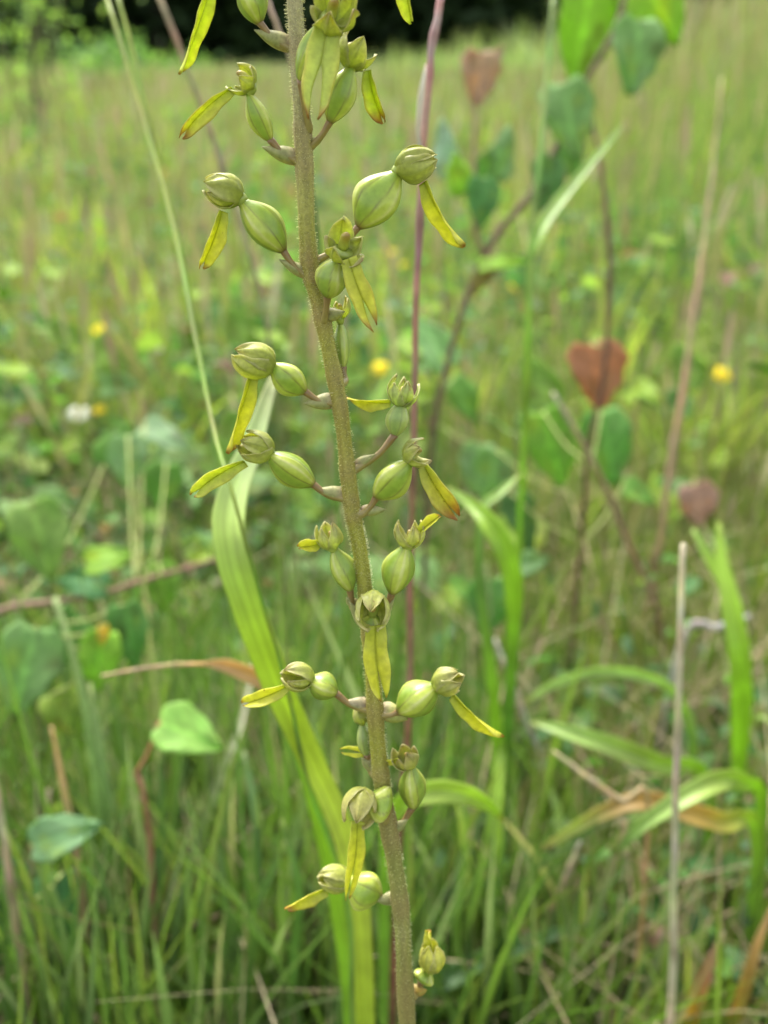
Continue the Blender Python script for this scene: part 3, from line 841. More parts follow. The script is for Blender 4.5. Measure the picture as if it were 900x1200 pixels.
sapling('aspen_sapling', 'leaning aspen sapling with blue-green and bright leaves at the upper right', 
        [(742, -40, .66), (722, 30, .655), (690, 88, .65), (655, 165, .645), (622, 228, .64), (590, 265, .64), (568, 300, .64), (545, 355, .645), (526, 420, .655), (510, 490, .67), (500, 600, .72)],
        [6, 7, 7.5, 8, 8, 8, 8, 8, 7.5, 7.5, 7, 7], [(0.13, .09, .06)] * 3,
        [lf(684, 38, .66, 136, 84, -98, BRG, tilt=(.5, .2), label='large bright yellow-green leaf'),
         lf(768, 2, .67, 110, 92, -60, BRG, tilt=(-.3, .4), label='bright leaf at the very top'),
         lf(746, 66, .62, 88, 62, -96, BL, tilt=(.2, .3)),
         lf(668, 140, .62, 88, 68, -80, BL, tilt=(-.2, .4)),
         lf(640, 215, .64, 66, 44, -100, (0.14, .28, .09), tilt=(.6, .2)),
         lf(668, 190, .66, 55, 40, -70, GRN, tilt=(.3, .6)),
         lf(538, 203, .62, 50, 36, 100, BRG, tilt=(0, .3)),
         lf(568, 198, .645, 58, 36, 70, GRN, tilt=(.4, .3)),
         lf(565, 238, .61, 60, 44, -95, (0.12, .27, .08), tilt=(.2, .2)),
         lf(522, 172, .65, 70, 36, 100, PLB, tilt=(-.6, .2), label='pale blue-green leaf seen from below'),
         lf(590, 178, .65, 66, 34, 75, BL2, tilt=(.6, .3)),
         lf(561, 92, .64, 64, 46, -95, RED2, tilt=(.2, .2), label='young red leaf'),
         lf(580, 70, .65, 40, 20, 60, (0.42, .32, .24), tilt=(.2, .2), label='folded pale young leaf'),
         lf(590, 308, .63, 58, 26, 8, BRG, tilt=(0, .6)),
         lf(565, 325, .64, 42, 26, -120, (0.30, .26, .07), tilt=(.2, .3)),
         ], branches=[([(568, 300, .64), (557, 268, .637), (556, 220, .637), (556, 150, .64), (562, 60, .645)], 7, (0.22, .15, .09))])
sapling('aspen_sapling', 'thin dark sapling with one red heart-shaped leaf right of centre',
        [(692, 138, .62), (703, 190, .62), (712, 260, .62), (714, 330, .625), (711, 410, .63), (702, 470, .64), (690, 525, .65), (684, 600, .68)],
        [4, 5.5, 6.5, 6.5, 6, 6, 6, 6, 6], [(0.17, .10, .07), (0.12, .07, .045), (0.11, .06, .04)],
        [lf(699, 440, .66, 76, 84, -80, (0.40, .20, .10), tilt=(.35, .3), label='red heart-shaped leaf'),
         lf(648, 526, .70, 92, 78, -75, (0.20, .38, .05), tilt=(.2, .5)),
         lf(712, 526, .72, 88, 60, -80, (0.16, .34, .08), tilt=(-.4, .4)),
         lf(575, 560, .72, 66, 50, -100, BL, tilt=(.3, .4)),
         lf(750, 578, .74, 44, 34, -30, GRN, tilt=(.3, .4)),
         lf(612, 612, .72, 72, 52, -70, DG, tilt=(.3, .5))])
sapling('small_seedling', 'small seedling with a dull red-brown leaf behind the pale straw',
        [(815, 560, .86), (814, 610, .87), (812, 680, .90)], [5, 6, 6, 6], [(0.3, .18, .12), BR],
        [lf(818, 592, .83, 50, 54, -80, (0.38, .25, .19), tilt=(.1, .5), label='red-brown leaf'),
         lf(792, 572, .88, 48, 34, 150, (0.15, .30, .10), tilt=(.1, .6)), lf(850, 640, .9, 44, 34, -20, GRN, tilt=(.1, .6))])
sapling('small_seedling', 'seedling with oval mid green leaves right of the middle flower stem',
        [(570, 660, .60), (575, 720, .60), (580, 800, .62)], [4, 5, 5, 5], [(0.2, .25, .09), MG],
        [lf(574, 712, .60, 68, 54, -95, (0.14, .30, .07), tilt=(.2, .4)), lf(545, 690, .64, 50, 36, 140, GRN, tilt=(.2, .6)), lf(620, 660, .66, 52, 40, 20, DG, tilt=(-.2, .6))])
sapling('aspen_sapling', 'sapling with a level brown twig and pale leaves at the left middle',
        [(255, 655, .60), (225, 664, .60), (170, 680, .60), (115, 697, .60), (60, 706, .60), (0, 716, .605), (-50, 760, .62), (-70, 860, .66)],
        [4, 6, 7, 7, 8, 9, 10, 10, 10], [(0.2, .12, .08), (0.22, .13, .09), (0.26, .17, .12), (0.3, .22, .15)],
        [lf(48, 634, .58, 96, 76, -75, (0.24, .36, .09), tilt=(.2, .5), label='pale olive leaf'),
         lf(127, 654, .58, 56, 42, 10, (0.24, .40, .05), tilt=(.1, .5)),
         lf(96, 682, .60, 62, 46, 170, (0.07, .20, .06), tilt=(.1, .6)),
         lf(150, 541, .72, 62, 54, -90, BL2, tilt=(.1, .5), label='bluish leaf standing higher'),
         lf(136, 520, .75, 56, 46, 60, GRN, tilt=(.1, .4)),
         lf(196, 512, .78, 62, 38, -30, (0.28, .40, .22), tilt=(.2, .6)),
         lf(190, 690, .62, 60, 42, -85, (0.20, .36, .05), tilt=(.1, .4)),
         lf(190, 570, .74, 56, 46, -100, GRN, tilt=(.1, .4))])
sapling('aspen_sapling', 'low sapling with a big blue-green leaf at the left edge',
        [(64, 700, .50), (92, 790, .49), (108, 880, .485), (118, 1000, .48), (124, 1150, .49)], [7, 10, 10, 9, 9, 9], [(0.2, .26, .1), MG, (0.2, .2, .1)],
        [lf(28, 788, .47, 108, 78, -105, BL, tilt=(.2, .4), label='big blue-green leaf at the edge'),
         lf(116, 776, .49, 70, 56, -100, (0.26, .46, .05), tilt=(.1, .4), label='bright yellow-green leaf'),
         lf(152, 745, .50, 76, 48, -80, (0.12, .27, .06), tilt=(.3, .4)),
         lf(82, 742, .52, 66, 56, 100, (0.15, .30, .07), tilt=(.3, .4)),
         lf(76, 838, .50, 58, 50, -60, (0.26, .36, .06), tilt=(.1, .5), label='leaf yellowing at the margin'),
         lf(120, 745, .49, 26, 14, -100, (0.60, .46, .05), tilt=(.1, .5), label='tiny yellow leaf')])
sapling('small_seedling', 'seedling with one round pale green leaf on a reddish stalk at the lower left',
        [(160, 905, .41), (168, 930, .41), (176, 990, .42), (182, 1100, .44)], [5, 6, 7, 7, 7], [(0.28, .13, .08), (0.25, .11, .07), (0.2, .12, .07)],
        [lf(223, 861, .40, 78, 66, -22, (0.27, .46, .10), tilt=(.1, .6), label='round pale green leaf', pet=(0.34, .15, .08), fold=.12)])
sapling('small_seedling', 'seedling with a bluish grey pointed leaf at the lower left',
        [(40, 985, .40), (36, 1040, .41), (40, 1130, .43)], [4, 5, 5, 5], [(0.25, .18, .12), MG],
        [lf(77, 978, .39, 84, 54, 18, (0.19, .33, .15), tilt=(0, .2), label='bluish grey pointed leaf', fold=.12),
         lf(82, 1068, .43, 92, 86, -80, (0.10, .25, .09), tilt=(.2, .5)), lf(8, 1100, .44, 90, 66, -110, (0.07, .19, .07), tilt=(.3, .5)), lf(20, 1030, .45, 60, 50, 120, (0.08, .21, .07), tilt=(.3, .5))])
sapling('small_seedling', 'seedling with a bright leaf below the bluish sapling right of the lower stem',
        [(548, 880, .60), (555, 930, .60), (560, 1000, .62)], [4, 4, 4, 4], [MG, MG],
        [lf(565, 915, .58, 66, 46, -80, (0.20, .38, .05), tilt=(.2, .4)), lf(520, 870, .62, 52, 40, 140, GRN, tilt=(.2, .5)), lf(600, 880, .62, 56, 40, 30, DG, tilt=(.2, .5))])
sapling('small_seedling', 'seedling with pale leaves behind the middle right capsules',
        [(500, 380, .80), (506, 430, .80), (512, 500, .84)], [5, 5, 5, 5], [MG, MG],
        [lf(508, 400, .78, 70, 50, 120, (0.30, .48, .20), tilt=(.2, .5)), lf(545, 470, .84, 60, 46, -60, GRN, tilt=(.2, .5)), lf(560, 550, .8, 60, 50, -100, BL2, tilt=(.2, .5))])

# ---- many small broad-leaved seedlings, blurred, in the middle distance
protos = []
SLAB = 'blurred broad-leaved seedling among the many scattered through the meadow grass'
for v in range(5):
    r5 = random.Random(70 + v)
    root = empty('small_seedling', (0, 0, 0), SLAB, 'seedling', 'broad-leaved seedlings scattered in the meadow')
    h = r5.uniform(.09, .17)
    sp_ = spline([Vector((0, 0, -.01)), Vector((r5.uniform(-.01, .01), r5.uniform(-.01, .01), h * .5)), Vector((r5.uniform(-.02, .02), r5.uniform(-.02, .02), h))], 9)
    m = MB()
    tube(m, sp_, interp([.0016, .0012, .0008], 9), interp([(.22, .14, .09), (.2, .22, .08)], 9), 6)
    m.build('stem', M_TWIG, root)
    for k in range(r5.choice((4, 5, 6))):
        j = sp_[r5.choice((4, 5, 6, 7, 8))]
        az = r5.uniform(0, 6.28)
        d = Vector((math.cos(az), math.sin(az), r5.uniform(-.5, .25)))
        L = r5.uniform(.026, .044)
        c = j + d * (L * .5 + .012)
        m = MB()
        col = r5.choice([(.19, .32, .05), (.25, .38, .04), (.13, .25, .06), (.27, .36, .08), (.17, .29, .08)])
        b = heart(m, c, d, Vector((r5.uniform(-.5, .5), -.95 + r5.uniform(-.4, .4), .7)), L, L * r5.uniform(.62, .9), col)
        tube(m, [j, j.lerp(b, .5) + Vector((0, 0, .002)), b], [.0006] * 3, [(.25, .28, .09)] * 3, 5)
        m.build('leaf', M_LEAF, root)
    protos.append(root)
for i in range(84):
    if i < 30: px, D = rnd.uniform(-30, 400), rnd.uniform(.62, 1.6)
    else: px, D = rnd.uniform(200, 930), rnd.uniform(.7, 2.6)
    q_ = P(px, 700, D)
    src = protos[i % 5]
    o = src if i < 5 else copy_tree(src)
    o.location = (q_.x, q_.y, gz(q_.x, q_.y))
    o.rotation_euler = (0, 0, rnd.uniform(-1, 1))
    k_ = rnd.uniform(.75, 1.25)
    o.scale = (k_, k_, k_)

# ---- meadow flowers
def rosette(mb, c, rad, npet, col, mid, nrm):
    nn = nrm.normalized()
    a = nn.orthogonal().normalized()
    b = nn.cross(a)
    for k in range(npet):
        th = 2 * math.pi * k / npet + rnd.uniform(-.1, .1)
        d = a * math.cos(th) + b * math.sin(th)
        s = nn.cross(d)
        G, CC = [], []
        for i in range(5):
            t = i / 4
            hw = rad * (2.6 / npet) * math.sin(math.pi * (.12 + .80 * t)) ** .7
            G.append([c + d * (rad * t) + s * (u * hw) + nn * (rad * (.22 * t - .25 * t * t) + .08 * rad * abs(u)) for u in (-1, 0, 1)])
            CC.append([tuple(x * (1 - .1 * abs(u)) for x in col) for u in (-1, 0, 1)])
        patch(mb, G, CC, rad * .03)
    V, Fc, C = [], [], []
    for i in range(4):
        ph = i / 3 * math.pi / 2
        for k in range(8):
            th = 2 * math.pi * k / 8
            V.append(c + (a * math.cos(th) + b * math.sin(th)) * (rad * .28 * math.cos(ph) + 1e-5) + nn * (rad * .05 + rad * .2 * math.sin(ph)))
            C.append(mid)
    for i in range(3):
        for k in range(8):
            Fc.append((i * 8 + k, i * 8 + (k + 1) % 8, (i + 1) * 8 + (k + 1) % 8, (i + 1) * 8 + k))
    mb.add(V, Fc, C)

def meadow_flower(name, label, px, py, D, size, col, mid, npet=5, nrm=None, group=None):
    c = P(px, py, D)
    base = Vector((c.x + rnd.uniform(-.02, .02), c.y + rnd.uniform(-.01, .02), 0))
    base.z = gz(base.x, base.y) - .003
    root = empty(name, base, label, 'flower', group)
    st = MB()
    pp = spline([base, base.lerp(c, .5) + Vector((rnd.uniform(-.01, .01), 0, 0)), c], 8)
    tube(st, pp, [.0011] * 8, [(0.18, .26, .08)] * 8, 6)
    st.build('stem', M_BLADE, root)
    fl = MB()
    rosette(fl, c, size * .85 * D / F / 2, npet, col, mid, nrm or (Vector((0, -.5, 1)) + Vector((rnd.uniform(-.3, .3), rnd.uniform(-.2, .2), 0))))
    fl.build('flower_head', M_FLOWER, root)
    return root
YL, YM = (0.80, .66, .02), (0.75, .50, .02)
for px, py, D, s, lab in [(120, 388, 1.35, 26, 'yellow flower beyond the left lips, nearest the tall grass stems'), (446, 432, 1.15, 27, 'yellow flower just right of the flower stem above a small capsule'),
                          (845, 439, 1.15, 30, 'yellow flower standing by the right edge'), (456, 296, 1.9, 17, 'small yellow flower seen beneath the fat right capsule'),
                          (472, 311, 2.0, 15, 'fainter yellow flower next to the pink stalk'), (603, 336, 1.7, 15, 'small yellow flower right of the dark leaning twig'),
                          (8, 437, 1.3, 20, 'yellow flower cut by the left edge'), (116, 481, 1.05, 20, 'yellow flower beside the white one')]:
    meadow_flower('yellow_flower', lab, px, py, D, s, YL, YM)
meadow_flower('white_flower', 'white daisy-like flower at the left middle', 92, 485, 1.05, 34, (0.75, .75, .68), (0.7, .55, .05), 12)
meadow_flower('purple_flower', 'pale purple flower left of the stem among grass', 181, 413, 1.5, 22, (0.45, .30, .48), (0.4, .25, .4), 9)
meadow_flower('white_flower', 'tiny pale lilac flower far right of centre', 733, 366, 1.7, 16, (0.62, .56, .66), (0.6, .5, .5), 9)

# ------------------------------------------------------------------ the orchid (twayblade)
def DS(y): return .160 + .040 * y / 1200.0
def Q(x, y, z=0.0):
    """Point near the flower stem: photo pixel plus z pixels towards the viewer."""
    D = DS(y)
    return P(x, y, D - z * D / F)
def m_(px, y): return px * DS(y) / F

stem_px = [(336, -230), (340, -110), (345, 0), (351, 90), (356, 178), (362, 302), (377, 369), (399, 480), (412, 591), (421, 640), (428, 693), (436, 782), (443, 880), (453, 955), (469, 1062), (477, 1200)]
stem_w = [8, 15, 18.5, 19.5, 19, 19, 18, 17, 17.5, 17, 17, 17.5, 18.5, 19, 18.5, 17.5]
sp = [Q(x, y) for x, y in stem_px]
low = sp[-1]
gbase = Vector((low.x + .006, low.y - .012, 0)); gbase.z = gz(gbase.x, gbase.y) - .005
mid = low.lerp(gbase, .45) + Vector((.003, 0, 0))
NST = 260
stem_pts = spline(sp + [mid, gbase], NST)
stem_rad = interp([m_(w, y) / 2 for w, (x, y) in zip(stem_w, stem_px)] + [.0017, .0020], NST)
A_, B_, C_ = (0.32, .285, .145), (0.245, .24, .034), (0.19, .195, .048)
stem_col = interp([(0.28, .22, .15), A_, A_, A_, lerp(A_, B_, .6), B_, (0.24, .22, .035), B_, B_, B_, B_, B_, B_, C_, C_, C_, (0.17, .17, .06), (0.15, .19, .06)], NST)
orchid = empty('twayblade_orchid', gbase, 'tall twayblade orchid with green-yellow flowers and fat capsules up its hairy stem', 'orchid')
# hairs on the stem
mb = MB()
T = tangents(stem_pts)
for k in range(6500):
    i = rnd.randrange(2, int(NST * .90))
    f = rnd.random()
    c = stem_pts[i].lerp(stem_pts[i + 1], f)
    t = T[i]
    a = t.orthogonal().normalized()
    b = t.cross(a)
    th = rnd.uniform(0, 2 * math.pi)
    d = (a * math.cos(th) + b * math.sin(th) + t * rnd.uniform(-.3, .3)).normalized()
    r = stem_rad[i]
    ln = rnd.uniform(.00025, .00055)
    w = .000024
    o = c + (a * math.cos(th) + b * math.sin(th)) * r * .96
    s1 = d.orthogonal().normalized(); s2 = d.cross(s1)
    V = []
    for h, ww in ((0, w), (ln * .75, w * .7), (ln * .9, w * 2.0), (ln, w * .6)):
        for q3 in range(3):
            an = q3 * 2.094
            V.append(o + d * h + (s1 * math.cos(an) + s2 * math.sin(an)) * ww)
    Fc = [(i3 * 3 + q3, i3 * 3 + (q3 + 1) % 3, (i3 + 1) * 3 + (q3 + 1) % 3, (i3 + 1) * 3 + q3) for i3 in range(3) for q3 in range(3)]
    mb.add(V, Fc, [(0.72, .70, .52)] * 12)
hair = mb.build('stem_hair', M_HAIR, orchid)
hair['kind'] = 'stuff'

def ovary_mesh(p0, p1, w, r, tint=1.0, dull=0.0):
    """Ribbed capsule from its stalk end p0 to its flower end p1."""
    mb = MB()
    ax = (p1 - p0)
    L = ax.length
    ax.normalize()
    a = ax.orthogonal().normalized(); b = ax.cross(a)
    ph = r.uniform(0, 6.28); tw = r.uniform(-.25, .25)
    nr, ns = 19, 60
    V, Fc, C = [], [], []
    lightc, darkc = (0.42, .48, .07), (0.22, .32, .035)
    for i in range(nr):
        t = i / (nr - 1)
        prof = max(.17, math.sin(math.pi * (.03 + .92 * t ** .96)) ** .84) if i < nr - 1 else .30
        for k in range(ns):
            th = 2 * math.pi * k / ns
            rib = math.cos(3 * (th + tw * t * 3 + ph))
            rib2 = abs(rib) ** .6 * (1 if rib > 0 else -1)
            rr = w / 2 * prof * (1 + (.10 * rib2 + .07 * math.exp(-(1 - rib) / .035) - .05 * math.exp(-abs(rib) / .10)) * math.sin(math.pi * min(1, t + .02)) + .015 * math.sin(6 * t + 2 * th + ph))
            V.append(p0 + ax * (L * t) + (a * math.cos(th) + b * math.sin(th)) * rr)
            c = lerp(darkc, lightc, .5 + .5 * rib2)
            c = lerp(c, (0.115, .10, .025), .80 * (1 - .45 * t) * math.exp(-(rib / .17) ** 2))   # seam lines
            c = lerp(c, (0.56, .56, .22), .80 * math.exp(-((1 - rib) / .03)))                        # pale rib crest
            if t < .13: c = lerp((0.17, .09, .04), c, t / .13)
            c = lerp(c, (0.24, .31, .14), dull)
            C.append(tuple(x * tint for x in c))
    for i in range(nr - 1):
        for k in range(ns):
            k2 = (k + 1) % ns
            Fc.append((i * ns + k, i * ns + k2, (i + 1) * ns + k2, (i + 1) * ns + k))
    Fc.append(tuple(range(ns))[::-1]); Fc.append(tuple((nr - 1) * ns + k for k in range(ns)))
    mb.add(V, Fc, C)
    return mb

def sepal_mesh(hc, ax, a, b, phi, hr, openn, halfw, layer, r, col, tipc, pt=2.2):
    """One tepal of the hood: a pointed strip of a bulging cup round hc."""
    mb = MB()
    G, CC = [], []
    ni, nj = 17, 15
    v1, v2 = r.uniform(0, 6), r.uniform(0, 6)
    th0, th1 = R(14), openn * (r.uniform(.68, .82) if r.random() < .28 else r.uniform(.88, 1.02))
    flare = r.uniform(-.03, .07)
    halfw *= r.uniform(.88, 1.08)
    layer += r.uniform(-.025, .025)
    skew = r.uniform(-.22, .22); wither = max(0, r.uniform(-.5, .85)); asym = .08 * math.sin(phi * 2 + hr * 4e4)
    for i in range(ni):
        t = i / (ni - 1)
        th = th0 + (th1 - th0) * t
        w = halfw * (1 + .05 * math.sin(11 * t + v1) + .03 * math.sin(23 * t + v2)) * (1 - max(0, (t - .35) / .65) ** pt) * min(1, .75 + t * 1.2) + .015
        row, cr = [], []
        for j in range(nj):
            u = -1 + 2 * j / (nj - 1)
            sth = max(.18, math.sin(th))
            f = phi + skew * t * t + u * w * min(1.5, .85 / max(.45, sth))
            keel = .085 * max(0, 1 - abs(u) * 1.6) ** 1.3 + .035 * math.sin(7 * t + 4 * u + phi * 3) * abs(u) + .016 * math.cos(u * 15 + v1) * math.sin(math.pi * t) + .03 * math.sin(6 * t + 5 * u + v2) * t + .09 * abs(u) ** 4 * t - .05 * math.sin(3.3 * abs(u)) * t
            rr = hr * (1 + layer + keel + flare * t + .05 * t * t)
            sq = max(0, t - .5)
            row.append(hc - ax * ((math.cos(th) * 1.10 - .30 * sq * sq) * rr) + (a * (math.cos(f) * (1 + asym)) + b * math.sin(f)) * (math.sin(th) * rr * (1 - .16 * sq)))
            c = lerp(col, tipc, t ** 1.6 * .8)
            c = lerp(c, (0.54, .50, .26), .6 * abs(u) ** 5)
            c = lerp(c, (0.34, .21, .09), wither * max(0, t - .72) / .28 * (.5 + .5 * math.sin(9 * u + phi)))
            if abs(u) < .13: c = lerp(c, (0.24, .28, .04), .4)
            c = tuple(x * (1 + .10 * math.sin(5 * t + 3 * u + phi * 7)) for x in c)
            cr.append(c)
        G.append(row); CC.append(cr)
    patch(mb, G, CC, hr * .035)
    return mb

def lip_mesh(p0, p1, w, r, bend, split, fold, roll, brown, col=(0.46, .45, .045), wb=.5, gap=.3):
    """Two-lobed hanging lip; each half is a strip folded along the middle."""
    mb = MB()
    ax = p1 - p0
    L = ax.length
    v = (C0 - p0).normalized()
    sx = ax.normalized().cross(v).normalized()
    nn = sx.cross(ax.normalized()).normalized()
    s = sx * math.cos(roll) + nn * math.sin(roll)
    n2 = nn * math.cos(roll) - sx * math.sin(roll)
    ctrl = p0.lerp(p1, .45) + sx * (bend * L)
    ni, nj = 20, 6
    twist = r.uniform(-1.0, 1.0)
    swell = r.uniform(-.12, .12)
    bow = r.uniform(.1, .6)
    for side in (-1, 1):
        G, CC = [], []
        lobe = 1.0 + (0.0 if side > 0 else r.uniform(-.07, -.01))
        ph = r.uniform(0, 6)
        for i in range(ni):
            t = i / (ni - 1)
            tt = t * lobe
            c = p0 * ((1 - tt) ** 2) + ctrl * (2 * tt * (1 - tt)) + p1 * (tt * tt)
            wp = wb + (1 - wb) * math.sin(math.pi / 2 * min(1, t / .55)) if t < .55 else 1 - .30 * ((t - .55) / .45) ** 2
            g0 = 0
            if t > split:
                k = (t - split) / (1 - split)
                g0 = gap * k ** .8
                wp *= 1 - .45 * k ** 3
            tipk = max(0, (t - .86) / .14)
            row, cr = [], []
            for j in range(nj):
                u = j / (nj - 1)
                uu = g0 + (1 - g0) * u
                if tipk > 0:
                    m = g0 + (1 - g0) * .45
                    uu = uu + (m - uu) * tipk ** 1.5 * .85
                wob = (.10 * math.sin(9 * t + ph + 2 * u) + .06 * math.sin(21 * t + 2 * ph + 3 * u)) * u
                hw = w / 2 * wp
                ct, st_ = math.cos(twist * t), math.sin(twist * t)
                s_, n2_ = s * ct + n2 * st_, n2 * ct - s * st_
                row.append(c + s_ * (side * uu * hw * (1 + .06 * math.sin(13 * t + ph))) + n2_ * ((fold * u ** 1.3 + wob + .10 * math.sin(5 * t + ph) * u) * hw) - n2 * (.12 * L * t * t * bow) + sx * (swell * L * .35 * math.sin(math.pi * t)))
                cc = lerp(col, (0.72, .68, .14), .55 * u ** 2)
                cc = lerp(cc, (0.34, .42, .05), .5 * max(0, 1 - t * 2.2))
                if u < .05: cc = lerp(cc, (0.30, .33, .03), .6)
                tb = max(0, (t - (1 - brown)) / brown) if brown > 0 else 0
                cc = lerp(cc, (0.34, .14, .04), min(1, tb * 1.2) * (.6 + .4 * abs(math.sin(3 * u + ph))))
                if u > .9 and brown > .15: cc = lerp(cc, (0.28, .12, .03), .5 * t)
                cr.append(cc)
            G.append(row if side > 0 else row[::-1]); CC.append(cr if side > 0 else cr[::-1])
        patch(mb, G, CC, w * .045)
    return mb

def bract_mesh(p0, p1, w, face, pale):
    """Short pointed bract clasping the flower stalk, from its base p0 to its tip p1."""
    mb = MB()
    ax = (p1 - p0)
    v = face.normalized()
    s = ax.normalized().cross(v).normalized()
    n2 = s.cross(ax.normalized())
    G, CC = [], []
    for i in range(11):
        t = i / 10
        hw = w / 2 * (.75 + .45 * math.sin(math.pi * t ** .8)) * (1 - t ** 2.6) + w * .015
        row, cr = [], []
        for j in range(7):
            u = -1 + j / 3
            row.append(p0.lerp(p1, t) + s * (u * hw) - n2 * (hw * .9 * (u * u)) + n2 * (ax.length * .10 * math.sin(math.pi * t)))
            c = lerp((0.36, .24, .19), pale, min(1, t * 2.4))
            if j == 3: c = lerp(c, (0.30, .33, .12), .5)
            cr.append(lerp(c, (0.50, .46, .26), .35 * abs(u) ** 2))
        G.append(row); CC.append(cr)
    patch(mb, G, CC, w * .06)
    return mb

def flower(i, at, ob, ot, ow, hc, hr, hd, lip, zs=(0, 4, 8, 10, 10), bract=None, opn=164, lobes=.88, fold=.85, roll=.5, brown=.08, bend=0.0,
           dull=0.0, sep=(0.42, .47, .075), tip=(0.56, .54, .19), hw=1.0, pale=(0.31, .31, .125), nlabel=None, ovl=True, gap=.14, lipcol=(0.56, .555, .045), wb=.5, phi0=None):
    """zs: how far towards the viewer (px) attachment, capsule base, capsule top, hood and lip end stand."""
    r = random.Random(100 + i)
    za, zb, zt, zh, zl = zs
    A, B, Tp, Hc = Q(*at, za), Q(*ob, zb), Q(*ot, zt), Q(*hc, zh)
    hrm = m_(hr * .84, hc[1])
    ax = (RT * (hd[0] + r.uniform(-.15, .15)) + UP * (hd[1] + r.uniform(-.15, .15)) - FW * hd[2]).normalized()
    aa = (UP - ax * UP.dot(ax))
    if aa.length < .2: aa = (-FW + ax * FW.dot(ax))
    aa.normalize()
    bb = ax.cross(aa)
    # core of the flower: pedicel, receptacle and column in one mesh
    fl = MB()
    midp = A.lerp(B, .55) - UP * (.10 * (B - A).length)
    pcol = [(0.32, .27, .10), (0.28, .22, .07), (0.22, .13, .05)]
    prr = m_(11, at[1]) / 2
    start = A + (A - stem_pts[min(range(NST), key=lambda k: (stem_pts[k] - A).length)]) * 0
    near = min(stem_pts, key=lambda k_: (k_ - A).length)
    tube(fl, spline([near.lerp(A, .3), A, midp, B], 14), interp([prr * 1.15, prr * 1.0, prr * .72, prr * .66, prr * .85], 14), interp(pcol, 14), 10)
    base = Hc - ax * (hrm * 1.0)
    tube(fl, [Tp.lerp(B, .04), Tp.lerp(base, .5), base + ax * (hrm * .25)], [m_(ow, ot[1]) * .17, hrm * .42, hrm * .5], [(0.33, .40, .08)] * 3, 12)
    col0 = base + ax * (hrm * .2) + aa * (hrm * .15)
    tube(fl, spline([col0, col0 + ax * (hrm * .6) + aa * hrm * .12, col0 + ax * (hrm * 1.05)], 8), [hrm * x for x in (.24, .25, .25, .24, .24, .22, .18, .08)], interp([(0.38, .44, .06), (0.42, .44, .07), (0.40, .36, .06), (0.30, .20, .04)], 8), 10)
    fo = fl.build('flower', M_OVARY, orchid)
    fo['label'] = nlabel if nlabel else 'green-yellow flower'
    if not nlabel: del fo['label']
    if ovl: ovary_mesh(B - (Tp - B) * .08, Tp, m_(ow * .98, (ob[1] + ot[1]) / 2), r, r.uniform(.92, 1.08), dull).build('ovary', M_OVARY, orchid, fo)
    p0 = r.uniform(0, 6.28) if phi0 is None else phi0
    for k in range(5):
        sepal = k % 2 == 0 if k < 4 else True
        nm = 'sepal' if k in (0, 2, 3) else 'petal'
        inner = nm == 'petal'
        kk = [0, 1, 2, 3, 4][k]
        phi = p0 + kk * 2 * math.pi / 5 + r.uniform(-.1, .1)
        shade = r.uniform(.88, 1.12)
        c1 = tuple(x * shade for x in sep)
        sm = sepal_mesh(Hc, ax, aa, bb, phi, hrm, R(opn) * (.93 if inner else 1), hw * (.8 if inner else 1), (-.07 if inner else .045), r, c1, tip)
        sm.build(nm, M_SEPAL, orchid, fo)
    if lip:
        (lx, ly), (ex, ey), lw = lip
        l0, l1 = Q(lx, ly, zh), Q(ex, ey, zl)
        lip_mesh(l0, l1, m_(lw * .88, ly), r, bend, lobes, fold, roll, brown, lipcol, wb, gap).build('lip', M_LIP, orchid, fo)
        
    if bract:
        (bx, by), bw = bract
        pb = bract_mesh(near.lerp(A, .85), Q(bx, by, za + 5), m_(bw, by), (Q(bx, by, za + 40) - Q(bx, by, 0)) + UP * -.004, pale)
        pb.build('bract', M_BRACT, orchid)
    return fo

